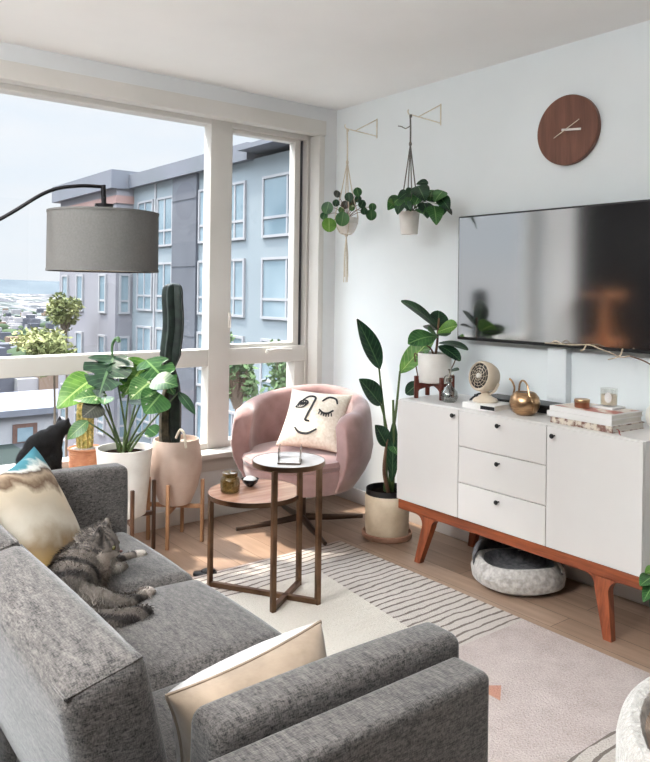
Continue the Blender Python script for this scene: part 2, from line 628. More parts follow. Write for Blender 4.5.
SKY0, SKY1 = .53, 6.2
w = bpy.data.worlds.new('sky')
SC.world = w
w.use_nodes = True
nt = w.node_tree
bg = nt.nodes['Background']
tc = nt.nodes.new('ShaderNodeTexCoord')
sx = nt.nodes.new('ShaderNodeSeparateXYZ')
nt.links.new(tc.outputs['Generated'], sx.inputs['Vector'])
g = ramp(nt, sx.outputs['Z'], [(0.0, (.86, .91, .96, 1)), (.06, (.84, .91, .98, 1)), (.35, (.78, .87, .97, 1)), (1, (.74, .85, .97, 1))])
mp = nt.nodes.new('ShaderNodeMapping')
mp.inputs['Scale'].default_value = (1.2, 1.2, 4.5)
nt.links.new(tc.outputs['Generated'], mp.inputs['Vector'])
cl = ramp(nt, noise_n(nt, mp.outputs['Vector'], 2.2, 6, .6), [(.42, (0, 0, 0, 1)), (.68, (1, 1, 1, 1))])
sky = mixc(nt, math_n(nt, 'MULTIPLY', cl.outputs['Color'], .75), g.outputs['Color'], (.97, .97, .98, 1))
nt.links.new(sky, bg.inputs['Color'])
# overcast-bright sky: the upper dome is several times brighter than the horizon
hi = nt.nodes.new('ShaderNodeMapRange')
hi.interpolation_type = 'SMOOTHSTEP'
for k, q in (('From Min', .30), ('From Max', .72), ('To Min', SKY0), ('To Max', SKY1)):
    hi.inputs[k].default_value = q
nt.links.new(sx.outputs['Z'], hi.inputs['Value'])
nt.links.new(hi.outputs['Result'], bg.inputs['Strength'])

sun = bpy.data.objects.new('sun', bpy.data.lights.new('sun', 'SUN'))
COL.objects.link(sun)
sun.data.energy = 4.5
sun.data.angle = math.radians(3)
sun.data.color = (1.0, .93, .82)
sun.rotation_euler = (-V((-.20, .42, .88))).to_track_quat('-Z', 'Y').to_euler()

# ================================================================== the room
XW, YW, CZ = 3.36, 4.18, 2.745
XL, YB = -2.3, -2.7

m, nt, bs, out = new_mat('oak_plank_floor')
vec = coords(nt, (1, 1, 1), 'Object', (0, 0, PI / 2))
br = nt.nodes.new('ShaderNodeTexBrick')
nt.links.new(vec, br.inputs['Vector'])
br.inputs['Scale'].default_value = 1
br.inputs['Brick Width'].default_value = 1.3
br.inputs['Row Height'].default_value = .14
br.inputs['Mortar Size'].default_value = .0016
br.inputs['Color1'].default_value = rgb(142, 116, 98)
br.inputs['Color2'].default_value = rgb(166, 140, 120)
br.inputs['Mortar'].default_value = rgb(84, 64, 50)
gr = noise_n(nt, coords(nt, (1, .07, 1)), 26, 5, .65)
tone = ramp(nt, gr, [(.3, (.74, .72, .70, 1)), (.7, (1.08, 1.07, 1.06, 1))])
mm = nt.nodes.new('ShaderNodeMix')
mm.data_type = 'RGBA'
mm.blend_type = 'MULTIPLY'
mm.inputs[0].default_value = 1
nt.links.new(br.outputs['Color'], mm.inputs[6])
nt.links.new(tone.outputs['Color'], mm.inputs[7])
nt.links.new(mm.outputs[2], bs.inputs['Base Color'])
bs.inputs['Roughness'].default_value = .38
bump_n(nt, bs, gr, .08, .002)
M['floor'] = m

b = MB()
b.box((XL, YB, -.05), (XW, YW, 0))
struct('floor', b, M['floor'])
b = MB()
b.box((XL, YB, CZ), (XW + .1, YW + .22, CZ + .1))
struct('ceiling', b, M['ceil'])
b = MB()
b.box((XW, YB, -.05), (XW + .1, YW + .22, CZ))
struct('wall_right', b, M['wall'])
b = MB()
b.box((XL - .1, YB, -.05), (XL, YW + .22, CZ))
struct('wall_left', b, M['darkwall'])
GX0, GX1 = .70, 3.24                       # window opening
b = MB()
b.box((.22, YW, -.05), (GX0, YW + .22, CZ))
b.box((GX0, YW, 2.56), (GX1, YW + .22, CZ))
b.box((GX1, YW, -.05), (XW, YW + .22, CZ))
b.box((GX0, YW, -.05), (GX1, YW + .22, .385))
struct('wall_front', b, M['headpaint'])
b = MB()
b.box((XL, YW, -.05), (.22, YW + .22, CZ))
struct('wall_front_corner', b, M['darkwall'])  # unseen stretch coloured dark for the dark part of the television reflection
b = MB()
b.box((XL, YB - .1, -.05), (XW, YB, CZ))
struct('wall_back', b, M['darkwall'])  # coloured dark to cut light bouncing from behind the camera
for (lx, ly, lab, e) in ((-1.25, 3.05, 'added round fill light overhead left of the sofa, nearer the window', 44), (-1.25, 1.9, 'added round fill light overhead left of the sofa, nearer the camera', 50)):  # unseen fill lights added to brighten the room from overhead
    t = thing('ceiling_fill', lab, 'lamp', (lx, ly, CZ))
    b = MB()
    b.lathe([(0, -.05), (.24, -.05), (.26, -.03), (.26, 0), (0, 0)], (lx, ly, CZ), 40)
    part('housing', b, M['whiteplastic'], t)
    ld = bpy.data.lights.new('ceiling_fill_light', 'AREA')
    ld.shape, ld.size, ld.energy, ld.color = 'DISK', .50, e, (.97, .99, 1)
    lo = bpy.data.objects.new('ceiling_fill_light', ld)
    COL.objects.link(lo)
    lo.location = (lx, ly, CZ - .055)
t = thing('upward_fill', 'added upward fill light with a bowl left of the sofa, outside the frame', 'lamp', (-.95, 1.15, 0))  # unseen uplight added to lift the ceiling and upper walls
b = MB()
b.lathe([(0, 0), (.14, 0), (.14, .02), (.02, .03), (.012, .05), (.012, 1.72), (.03, 1.73), (.17, 1.86), (.165, 1.865), (.03, 1.745), (0, 1.745)], (-.95, 1.15, 0), 32)
part('stand', b, M['blackmetal'], t)
ld = bpy.data.lights.new('upward_fill_light', 'AREA')
ld.shape, ld.size, ld.energy, ld.color = 'DISK', .28, 150, (.92, .97, 1)
lo = bpy.data.objects.new('upward_fill_light', ld)
COL.objects.link(lo)
lo.location = (-.95, 1.15, 1.86)
lo.rotation_euler = (PI, 0, 0)

t = thing('reflection_shelf', 'orange two-tier shelf added for its television reflection, beyond the frame', 'shelf', (.02, 3.98, 0))  # unseen shelf added to give the television its warm reflection
b = MB()
b.box((.0, 3.96, 0), (.05, 4.01, 1.46), .004)
part('post', b, M['orangewood'], t)
for z in (.98, 1.43):
    b = MB()
    b.box((-.15, 3.86, z), (.20, 4.12, z + .035), .004)
    part('shelf_board', b, M['orangewood'], t)

# window_1: fixed pane, casement, two low panes
yf0, yf1, yg = 4.29, 4.40, 4.36
b = MB()
R3 = .004


def fr(x0, z0, x1, z1, y0=yf0, y1=yf1):
    b.box((x0, y0, z0), (x1, y1, z1), R3)


fr(GX0, .415, GX0 + .06, 2.56)
fr(2.402, .415, 2.56, 2.56, yf0 - .006, yf1 - .02)                 # broad post
fr(3.185, .415, GX1, 2.56)
fr(GX0, .95, 3.185, 1.06)                   # mid rail
fr(GX0, .40, 3.185, .452)
fr(GX0, 2.525, 3.185, 2.56)
fr(3.10, .452, 3.185, .95, 4.30)
w1 = struct('window_1', b, M['trim'])
b = MB()                                    # casement sash
for q in ((2.56, 1.06, 2.585, 2.525), (3.098, 1.06, 3.145, 2.525), (2.585, 1.06, 3.098, 1.085), (2.585, 2.50, 3.098, 2.525)):
    fr(*q, 4.32, 4.39)
sash = struct('sash', b, M['trim'], w1)
b = MB()
b.box((3.145, 4.33, 1.062), (3.153, 4.38, 2.523))
b.box((3.165, 4.33, 1.062), (3.171, 4.38, 2.523))
struct('gasket', b, M['gasket'], w1)
b = MB()
for x0, z0, x1, z1 in ((GX0 + .06, 1.06, 2.372, 2.525), (GX0 + .06, .452, 2.372, .95), (2.585, 1.085, 3.098, 2.50), (2.56, .452, 3.10, .95)):
    b.box((x0, yg - .004, z0), (x1, yg + .004, z1))
struct('glass', b, M['glass'], w1)
b = MB()
b.tube(bez([(2.86, 4.262, 1.035), (2.90, 4.245, 1.045), (2.97, 4.238, 1.045), (3.03, 4.24, 1.04)], 10), .009, 8)
b.box((2.84, 4.252, 1.02), (2.90, 4.272, 1.045), .003)
struct('window_handle', b, M['trim'], w1)
b = MB()
b.box((2.535, 4.255, 1.20), (2.552, 4.272, 1.30), .003)
struct('window_latch', b, M['whiteplastic'], w1)

b = MB()
b.box((GX0 - .06, YW - .055, .385), (GX1 + .02, 4.275, .415), .004)
struct('trim_1', b, M['trim'])              # sill board
b = MB()
b.box((GX0 - .06, YW - .03, 2.545), (GX1 + .004, YW + .06, 2.645), .003)
struct('trim_2', b, M['trim'])              # shade valance
b = MB()
b.box((GX1 - .04, YW - .012, .415), (GX1 + .006, YW + .10, 2.545), .003)
struct('trim_3', b, M['trim'])
b = MB()
b.box((GX0 - .06, YW - .014, .30), (GX1 + .02, YW, .385), .002)
struct('trim_4', b, M['trim'])
b = MB()
b.box((XL, YW - .014, 0), (XW - .014, YW, .095), .003)
struct('baseboard_front', b, M['trim'])
b = MB()
b.box((XW - .014, YB, 0), (XW, YW - .014, .095), .003)
struct('baseboard_right', b, M['white'])

# ================================================================== outdoors
GZ = -11.0
m, nt, bs, out = new_mat('distant_city')
vo = nt.nodes.new('ShaderNodeTexVoronoi')
vo.inputs['Scale'].default_value = .16
nt.links.new(coords(nt, (1, .12, 1)), vo.inputs['Vector'])
r = ramp(nt, vo.outputs['Color'], [(.1, rgb(40, 48, 44)), (.4, rgb(62, 63, 66)), (.62, rgb(84, 82, 86)), (.85, rgb(146, 142, 143))])
nz = noise_n(nt, coords(nt, (1, .35, 1)), .012, 4)
green = ramp(nt, nz, [(.45, (0, 0, 0, 1)), (.6, (1, 1, 1, 1))])
nt.links.new(mixc(nt, math_n(nt, 'MULTIPLY', green.outputs['Color'], .6), r.outputs['Color'], rgb(62, 70, 66)), bs.inputs['Base Color'])
bs.inputs['Roughness'].default_value = 1
bs.inputs['Specular IOR Level'].default_value = 0
M['city'] = m
b = MB()
nx, ny = 24, 30
vs, fs = [], []
for j in range(ny + 1):
    yy = 12 + (j / ny) ** 2.2 * 2600
    for i in range(nx + 1):
        xx = -.6 * yy - 40 + (i / nx) * (1.9 * yy + 120)
        vs.append((xx, yy, GZ - min(26, max(0, (yy - 90) * .10)) + (0 if yy < 500 else (yy - 500) * .012)))
for j in range(ny):
    for i in range(nx):
        a = j * (nx + 1) + i
        fs.append((a, a + 1, a + nx + 2, a + nx + 1))
b.add(vs, fs)
struct('ground', b, M['city'])
b = MB()                                    # far ridge
vs, fs = [], []
for i in range(61):
    x = -1800 + i * 80
    h = 6 + 12 * mnoise.noise(V((x * .0016, 3.1, 0))) + 5 * mnoise.noise(V((x * .006, 1, 0)))
    vs += [(x, 2100, -30), (x, 2250, 16 + h), (x, 2600, 20 + h), (x, 2700, -30)]
for i in range(60):
    for k in range(3):
        a = i * 4 + k
        fs.append((a, a + 4, a + 5, a + 1))
b.add(vs, fs)
def ground_z(y_):
    return GZ - min(26, max(0, (y_ - 90) * .10)) + (0 if y_ < 500 else (y_ - 500) * .012)


rg = random.Random(21)
cb = MB()
for i in range(2600):
    dd = 95 * (11 ** rg.random())
    th = math.radians(rg.uniform(1, 38))
    x, y = dd * math.sin(th), dd * math.cos(th)
    if x > 11 and y < 60:
        continue
    a_, c_, h_ = rg.uniform(3, 11), rg.uniform(3, 9), rg.uniform(2.5, 7)
    cb.mi = rg.choice((0, 0, 1, 1, 2, 3, 3))
    z0 = ground_z(y) - 1
    if cb.mi == 3:
        cb.ell((x, y, z0 + 2), (a_ * .7, c_ * .7, h_ * .7), None, 7, 5)
    else:
        cb.rbox((x, y, z0 + h_ / 2), (a_, c_, h_ + 1), 0)
M['cityw'] = mat('far_pale_walls', rgb(122, 120, 122), rgb(140, 137, 138), rough=1, sc=.05, spec=0)
M['citygr'] = mat('far_grey_roofs', rgb(70, 72, 78), rgb(88, 88, 94), rough=1, sc=.05, spec=0)
M['citytan'] = mat('far_tan_walls', rgb(104, 88, 78), rgb(118, 102, 90), rough=1, sc=.05, spec=0)
M['citytree'] = mat('far_trees', rgb(52, 62, 50), rgb(68, 78, 60), rough=1, sc=.05, spec=0)
tag(part('distant_city', cb, [M['cityw'], M['citygr'], M['citytan'], M['citytree']]), 'hazy sprawl of far city roofs and trees below the horizon', 'city', kind='stuff')
M['ridge'] = mat('wooded_ridge', rgb(70, 76, 81), rgb(78, 84, 88), rough=1, sc=.01, spec=0)
struct('hills', b, M['ridge'])

M['facade'] = mat('pale_blue_siding', rgb(114, 123, 128), rgb(119, 128, 133), rough=.8, sc=.5)
M['lavender'] = mat('lavender_siding', rgb(113, 112, 118), rgb(119, 118, 123), rough=.8, sc=.5)
M['greybay'] = mat('slate_siding', rgb(74, 76, 83), rgb(82, 85, 92), rough=.8, sc=.5)
M['fascia'] = mat('grey_fascia', rgb(88, 92, 98), rgb(97, 99, 108), rough=.7, sc=.5)
M['extwhite'] = mat('white_frames', rgb(138, 138, 141), rgb(144, 144, 146), rough=.6, sc=.5)
M['pane'] = mat('outside_pane', rgb(93, 112, 122), rgb(124, 139, 146), rough=.12, sc=.35, spec=.6)
M['peach'] = mat('peach_band', rgb(136, 108, 102), rgb(142, 114, 108), rough=.8, sc=.5)

bld = thing('apartment_building', 'pale blue and lavender apartment building with grey roof band beyond the window', 'building', (14, 27, GZ))
b = MB()
b.box((14, 10, GZ), (24, 32, 6.0))
part('wall', b, M['facade'], bld)
b = MB()
b.box((13.2, 32, GZ), (24, 39.4, 5.9))
part('bay_wall', b, M['lavender'], bld)
b = MB()
b.box((13.72, 22, 5.95), (24, 32, 6.55))
b.box((12.9, 31.9, 5.9), (24, 39.9, 6.72))
b.box((13.35, 9, 6.2), (24, 22, 6.36))
part('roof', b, M['fascia'], bld)
b = MB()
b.box((13.15, 31.95, 5.25), (14, 39.42, 5.6))
part('peach_band', b, M['peach'], bld, 'peach band below the roof')
b = MB()
b.box((13.88, 25.88, GZ), (14.1, 27.92, 5.95))
for z in (-3.2, -.4, 2.35, 5.0):
    b.box((13.86, 25.9, z), (13.9, 27.9, z + .06))
part('slate_bay', b, M['greybay'], bld, 'slate grey panel strip')
b = MB()
b.box((13.95, 24.9, GZ), (14.05, 25.10, 5.95))
b.box((13.94, 29.62, GZ), (14.05, 29.75, 5.95))
part('corner_trim', b, M['extwhite'], bld)


def ext_window(y0, y1, z0, z1, x=14.0, split=.5, along='Y'):
    f, g = MB(), MB()

    def P(u, v, d):
        return (x - d, u, v) if along == 'Y' else (u, x - d, v)

    def bx(m_, u0, v0, u1, v1, d0, d1):
        m_.box(P(u0, v0, d0), P(u1, v1, d1))
    t = .09
    for q in ((y0, z0, y0 + t, z1), (y1 - t, z0, y1, z1)):
        bx(f, *q, -.05, .08)
    for q in ((y0 + t, z0, y1 - t, z0 + t), (y0 + t, z1 - t, y1 - t, z1)):
        bx(f, *q, -.05, .075)
    mz = z0 + (z1 - z0) * .3
    bx(f, y0 + t, mz, y1 - t, mz + t, -.05, .07)
    if split:
        my = y0 + (y1 - y0) * split
        bx(f, my, z0 + t, my + t, z1 - t, -.05, .065)
    bx(g, y0 + t, z0 + t, y1 - t, z1 - t, .0, .03)
    fo = part('window', f, M['extwhite'], bld)
    part('pane', g, M['pane'], fo)


for row in range(5):
    z0, z1 = 3.22 - 2.74 * row, 5.3 - 2.74 * row
    for y0, y1, s in ((19.0, 21.33, .35), (22.42, 23.75, .5), (25.15, 25.8, 0), (27.98, 29.46, .5), (29.87, 31.41, .5)):
        ext_window(y0, y1, z0, z1, split=s)
for row in range(5):
    z0, z1 = 3.1 - 2.8 * row, 4.9 - 2.8 * row
    for y0, y1 in ((33.0, 33.84), (35.9, 36.8), (38.0, 38.9)):
        ext_window(y0, y1, z0, z1, x=13.2, split=0)
    ext_window(13.35, 13.86, z0, z1, x=32.0, split=0, along='X')

M['treeleaf'] = mat('olive_foliage', rgb(83, 93, 49), rgb(145, 145, 96), rough=.9, sc=.9)
M['treegreen'] = mat('green_foliage', rgb(51, 77, 46), rgb(96, 117, 74), rough=.9, sc=1.4)
M['trunk'] = mat('tree_trunk', rgb(84, 72, 60), rgb(112, 98, 84), rough=.9, sc=2)


def tree(c, r, n, m_, label, lsize=.22, group=None):
    c = V(c)
    t = thing('tree', label, 'tree', (c.x, c.y, GZ - 2.5), 0, group)
    tr, fo = MB(), MB()
    tr.tube(bez([(c.x, c.y, GZ - 2.5), (c.x + .1, c.y, (GZ + c.z) / 2), c], 8), [.07, .06, .04], 7)
    rg = random.Random(int(c.x * 100))
    lumps = [(c + V((rg.uniform(-1, 1) * r[0], rg.uniform(-1, 1) * r[0], rg.uniform(-1, 1) * r[1])) * .7, rg.uniform(.35, .6)) for _ in range(9)]
    for lc, _ in lumps:
        tr.tube([c - V((0, 0, r[1])), lc], [.06, .02], 5)
    for i in range(n):
        lc, q = rg.choice(lumps)
        d = V((rg.gauss(0, 1), rg.gauss(0, 1), rg.gauss(0, 1))).normalized() * (rg.random() ** .4)
        p = lc + V((d.x * r[0], d.y * r[0], d.z * r[1])) * q
        a = V((rg.gauss(0, 1), rg.gauss(0, 1), rg.gauss(0, .6))).normalized() * lsize
        e = a.cross(V((rg.gauss(0, 1), rg.gauss(0, 1), rg.gauss(0, 1)))).normalized() * lsize * .5
        fo.quad(p - a, p + e, p + a, p - e)
    part('trunk', tr, M['trunk'], t)
    part('foliage', fo, m_, t)


tree((11.702,34.020,0.341), (.85, 1.0), 1100, M['treeleaf'], 'small olive-leaved tree crown beside the lavender end of the building', .13)
tree((10.295,31.311,-1.225), (1.6, .8), 1500, M['treeleaf'], 'low spreading yellow-green tree just above the window rail', .13)
tree((7.612,12.456,-0.142), (.36, .7), 500, M['treegreen'], 'slim green tree beside the broad window post', .10)
tree((10.626,15.176,-0.468), (.55, .9), 600, M['treegreen'], 'fuller green tree above the pink armchair back', .10)

hs = thing('low_building', 'long white low building with a row of brick-framed windows beyond the cat', 'building', (12, 62, GZ - 1.5))
b = MB()
b.box((-30, 62, GZ - 2), (27, 72, GZ + 2.2))
part('wall', b, M['extwhite'], hs)
b = MB()
b.box((-30.5, 61.5, GZ + 2.2), (27.5, 72.5, GZ + 2.7))
part('roof', b, M['fascia'], hs)
M['brick'] = mat('brown_brick', rgb(84, 62, 53), rgb(97, 74, 66), rough=.9, sc=2)
for i in range(9):
    x = -2 + i * 3.2
    b = MB()
    b.box((x, 61.9, GZ - .2), (x + 1.9, 62.1, GZ + 1.5))
    o = part('window', b, M['brick'], hs)
    b = MB()
    b.box((x + .35, 61.86, GZ + .1), (x + 1.55, 61.92, GZ + 1.2))
    part('pane', b, M['pane'], o)
M['redroof'] = mat('rose_roof', rgb(90, 43, 46), rgb(100, 53, 55), rough=.8, sc=1)
hs = thing('low_building', 'small building under a rose red roof behind the black cat', 'building', (6, 40, GZ))
b = MB()
b.box((-8, 40, GZ - 2), (10.5, 46, GZ + .2))
part('wall', b, M['extwhite'], hs)
b = MB()
b.prism([(-9, 39.4, GZ + .1), (-9, 46.6, GZ + .1), (-9, 45, GZ + 1.2), (-9, 41, GZ + 1.2)], (20.2, 0, 0))
part('roof', b, M['redroof'], hs)
M['road'] = mat('pale_asphalt', rgb(196, 196, 202), rgb(210, 210, 214), rough=.9, sc=.3)
M['hedge'] = mat('dry_hedge', rgb(71, 73, 60), rgb(100, 97, 85), rough=1, sc=2)
b = MB()
rg = random.Random(5)
for i in range(1500):
    x, y = rg.uniform(12.8, 21), rg.uniform(43, 46)
    z = GZ - 1 + rg.random() ** .8 * 2.8
    a = V((rg.gauss(0, .35), rg.gauss(0, .2), .45)) * .6
    e = V((.12, rg.gauss(0, .1), 0))
    b.quad(V((x, y, z)) - a, V((x, y, z)) + e, V((x, y, z)) + a, V((x, y, z)) - e)
tag(part('hedge', b, M['hedge']), 'dry grey-green brush and twigs outside behind the small golden cactus', 'hedge', kind='stuff')

# ================================================================== rug
m, nt, bs, out = new_mat('woven_rug')
tc = nt.nodes.new('ShaderNodeTexCoord')
nd = nt.nodes.new('ShaderNodeTexNoise')
nd.inputs['Scale'].default_value = 5
nt.links.new(tc.outputs['Object'], nd.inputs['Vector'])
sx = nt.nodes.new('ShaderNodeSeparateXYZ')
nt.links.new(tc.outputs['Object'], sx.inputs['Vector'])
X_, Y_ = sx.outputs['X'], math_n(nt, 'ADD', sx.outputs['Y'], math_n(nt, 'MULTIPLY', math_n(nt, 'SUBTRACT', nd.outputs['Fac'], .5), .05))
pile = noise_n(nt, coords(nt), 150, 3)
blot = noise_n(nt, coords(nt), 9, 4)
field = ramp(nt, math_n(nt, 'ADD', math_n(nt, 'MULTIPLY', pile, .6), math_n(nt, 'MULTIPLY', blot, .4)), [(.35, rgb(172, 158, 152)), (.62, rgb(200, 187, 181))]).outputs['Color']
creamc = ramp(nt, pile, [(.3, rgb(200, 192, 180)), (.7, rgb(212, 205, 195))]).outputs['Color']


def between(v, a, b_):
    return math_n(nt, 'MULTIPLY', math_n(nt, 'GREATER_THAN', v, a), math_n(nt, 'LESS_THAN', v, b_))


fr_ = math_n(nt, 'FRACT', math_n(nt, 'DIVIDE', Y_, .046))
line = math_n(nt, 'LESS_THAN', fr_, math_n(nt, 'ADD', math_n(nt, 'MULTIPLY', noise_n(nt, coords(nt), 30, 3), .30), .10))
far_band = between(sx.outputs['Y'], 2.045, 3.32)
near_band = math_n(nt, 'LESS_THAN', sx.outputs['Y'], 1.345)
band = math_n(nt, 'MAXIMUM', far_band, near_band)
block = math_n(nt, 'MULTIPLY', math_n(nt, 'LESS_THAN', math_n(nt, 'SUBTRACT', X_, math_n(nt, 'MULTIPLY', math_n(nt, 'SUBTRACT', sx.outputs['Y'], 2.6), .12)), 2.31), between(sx.outputs['Y'], 1.9, 3.03))
stripe = math_n(nt, 'MULTIPLY', line, band)
c1 = mixc(nt, band, field, ramp(nt, pile, [(.3, rgb(188, 179, 170)), (.7, rgb(204, 195, 187))]).outputs['Color'])
c2 = mixc(nt, math_n(nt, 'MULTIPLY', stripe, .85), c1, rgb(104, 92, 86))
c3 = mixc(nt, block, c2, creamc)
# small rust-coloured woven mark
mu = math_n(nt, 'SUBTRACT', X_, 2.13)
mv = math_n(nt, 'SUBTRACT', sx.outputs['Y'], 1.75)
tri = math_n(nt, 'MULTIPLY', between(mu, 0, .085), math_n(nt, 'LESS_THAN', math_n(nt, 'ABSOLUTE', mv), math_n(nt, 'MULTIPLY', math_n(nt, 'SUBTRACT', .085, mu), .75)))
c4 = mixc(nt, tri, c3, rgb(184, 136, 116))
nt.links.new(c4, bs.inputs['Base Color'])
bs.inputs['Roughness'].default_value = 1
bs.inputs['Specular IOR Level'].default_value = .1
bump_n(nt, bs, math_n(nt, 'SUBTRACT', pile, math_n(nt, 'MULTIPLY', stripe, .5)), .9, .008)
M['rug'] = m
b = MB()
b.rbox((1.70, 1.70, .006), (2.09, 3.28, .012), .004, 2)
rug = part('rug', b, M['rug'])
tag(rug, 'cream woven rug with thin dark stripes lying on the plank floor', 'rug')
me = rug.data

# ================================================================== sofa
sofa = thing('sofa', 'charcoal heathered sofa with loose cushions in front of the window', 'sofa', (.72, 2.08, 0))
b = MB()
b.box((.24, 1.06, .13), (1.235, 3.10, .30), .02)
part('base', b, M['sofa2'], sofa)
b = MB()
b.box((.16, 1.0, .13), (.34, 3.165, .66), .03, 3)
part('back_frame', b, M['sofa2'], sofa)
for y0, y1, x1, z1 in ((1.0, 1.105, 1.238, .665), (3.06, 3.165, 1.285, .68)):
    b = MB()
    b.box((.20, y0, .13), (x1, y1, z1), .019, 3)
    part('arm', b, M['sofa2'], sofa)
for y0, y1, x1, zc in ((1.106, 1.215, 1.268, .53), (2.95, 3.058, 1.288, .543)):
    b = MB()
    b.rbox(((.646 + x1) / 2, (y0 + y1) / 2, zc), (x1 - .646, y1 - y0, .33), .026, 3, 6, .012)
    part('arm_bolster', b, M['sofa'], sofa)
for i, (y0, y1, zz) in enumerate(((1.218, 1.742, .365), (1.747, 2.325, .372), (2.33, 2.948, .372))):
    b = MB()
    b.rbox((.885, (y0 + y1) / 2, zz), (.79, y1 - y0, .16), .05, 4, 8, .03)
    part('seat_cushion', b, M['sofa'], sofa)
for i, (y0, y1) in enumerate(((1.15, 1.845), (1.852, 2.945))):
    b = MB()
    Mx = Matrix.Rotation(math.radians(-13), 4, 'Y')
    b.rbox((.512, (y0 + y1) / 2, .635), (.150, y1 - y0, .40), .032, 3, 10, .02, Mx)
    bc = part('back_cushion', b, M['sofa'], sofa)
    s = MB()                                  # sewn seam round the top panel
    ctr = V((.512, (y0 + y1) / 2, .635))
    hx, hy, hz = .065, (y1 - y0) / 2 - .010, .1935
    ring = [(-hx, -hy), (hx, -hy), (hx, hy), (-hx, hy), (-hx, -hy)]
    pts = []
    for (ax_, ay_), (bx_, by_) in zip(ring, ring[1:]):
        for k in range(8):
            pts.append(ctr + Mx @ V((lerp(ax_, bx_, k / 8), lerp(ay_, by_, k / 8), hz)))
    pts.append(pts[0])
    s.tube(pts, .0026, 6)
    part('seam', s, M['sofa2'], bc)
for x, y in ((.26, 1.08), (1.18, 1.08), (.26, 3.08), (1.18, 3.08)):
    b = MB()
    b.cyl((x, y, .135), (x, y, .0125 if x > .7 else 0), .026, .016, 14)
    part('leg', b, M['walnutz'], sofa)


def pillow(mb, c, U, Vv, w, h, t, n=22, ear=.10, sag=0, mats=(0, 0)):
    """square cushion with pointed corners; c centre, U/V edge directions; fills uv and returns its surface function"""
    c, U, Vv = V(c), V(U).normalized(), V(Vv).normalized()
    Vv = (Vv - U * U.dot(Vv)).normalized()
    N = U.cross(Vv)

    def S(u, v, side=1):
        th = t / 2 * ((1 - u * u) * (1 - v * v)) ** .42
        x = u * w / 2 * (1 - ear * (1 - v * v) * abs(u))
        y = v * h / 2 * (1 - ear * (1 - u * u) * abs(v))
        wr = .004 * mnoise.noise(V((u * 4, v * 4, side * 3 + w)))*(1-u**4)*(1-v**4)
        return c + U * x + Vv * y + N * (side * (th + wr)) - V((0, 0, sag * (1 - u * u) * max(0, v)))
    base = len(mb.v)
    idx, vs, fs = {}, [], []
    for side in (1, -1):
        for i in range(n + 1):
            for j in range(n + 1):
                u, v = -math.cos(PI * i / n), -math.cos(PI * j / n)
                edge = i in (0, n) or j in (0, n)
                k = (i, j, 0 if edge else side)
                if k not in idx:
                    idx[k] = len(vs)
                    vs.append(S(u, v, side))
                    mb.uv[base + idx[k]] = ((u + 1) / 2, (v + 1) / 2)
        for i in range(n):
            for j in range(n):
                q = [idx.get((a, e, side), idx.get((a, e, 0))) for a, e in ((i, j), (i + 1, j), (i + 1, j + 1), (i, j + 1))]
                fs.append(tuple(q if side > 0 else reversed(q)))
    k0 = len(mb.m)
    mb.add(vs, fs)
    for i in range(k0, len(mb.m)):
        mb.m[i] = mats[0] if i - k0 < n * n else mats[1]
    return S


# printed scatter cushion in the far corner of the sofa
m, nt, bs, out = new_mat('printed_beach_cloth')
tc = nt.nodes.new('ShaderNodeTexCoord')
nd = nt.nodes.new('ShaderNodeTexNoise')
nd.inputs['Scale'].default_value = 3.2
nd.inputs['Detail'].default_value = 5
nt.links.new(tc.outputs['UV'], nd.inputs['Vector'])
sx = nt.nodes.new('ShaderNodeSeparateXYZ')
nt.links.new(tc.outputs['UV'], sx.inputs['Vector'])
d = math_n(nt, 'ADD', math_n(nt, 'MULTIPLY', sx.outputs['X'], .30), math_n(nt, 'MULTIPLY', sx.outputs['Y'], .70))
d = math_n(nt, 'ADD', d, math_n(nt, 'MULTIPLY', math_n(nt, 'SUBTRACT', nd.outputs['Fac'], .5), .34))
r = ramp(nt, d, [(.05, rgb(130, 98, 56)), (.16, rgb(186, 152, 98)), (.27, rgb(160, 136, 106)), (.40, rgb(206, 196, 180)), (.52, rgb(196, 182, 162)), (.62, rgb(206, 190, 166)), (.68, rgb(112, 90, 72)), (.73, rgb(170, 150, 128)), (.78, rgb(92, 76, 64)), (.82, rgb(206, 204, 196)), (.86, rgb(70, 122, 132)), (1, rgb(48, 98, 112))])
nt.links.new(r.outputs['Color'], bs.inputs['Base Color'])
bs.inputs['Roughness'].default_value = .9
bs.inputs['Specular IOR Level'].default_value = .15
bump_n(nt, bs, noise_n(nt, coords(nt), 220, 2), .25, .003)
M['beach'] = m
b = MB()
pillow(b, (.835, 2.700, .640), (.62, .78, .05), (-.36, .24, .86), .44, .43, .15)
cu = thing('scatter_cushion', 'sand and teal printed cushion leaning in the far sofa corner behind the tabby', 'cushion', (.85, 2.68, .45))
part('cover', b, M['beach'], cu)

b = MB()
b.mi = 0
S = pillow(b, (.873, 1.338, .560), (.959, 0, .115), (-.177, .045, 1.09), .385, .23, .25, mats=(0, 1))
cu = thing('scatter_cushion', 'plain cream and beige velvet cushion standing against the near sofa arm', 'cushion', (.83, 1.33, .45))
part('cover', b, [M['velvetbeige'], M['palecloth']], cu)
b = MB()
pp = [S(-math.cos(PI * i / 16), -1) for i in range(17)] + [S(1, -math.cos(PI * i / 16)) for i in range(1, 17)] + [S(math.cos(PI * i / 16), 1) for i in range(1, 17)] + [S(-1, math.cos(PI * i / 16)) for i in range(1, 17)]
b.tube(pp, .004, 6)
part('piping', b, M['velvetbeige'], cu)


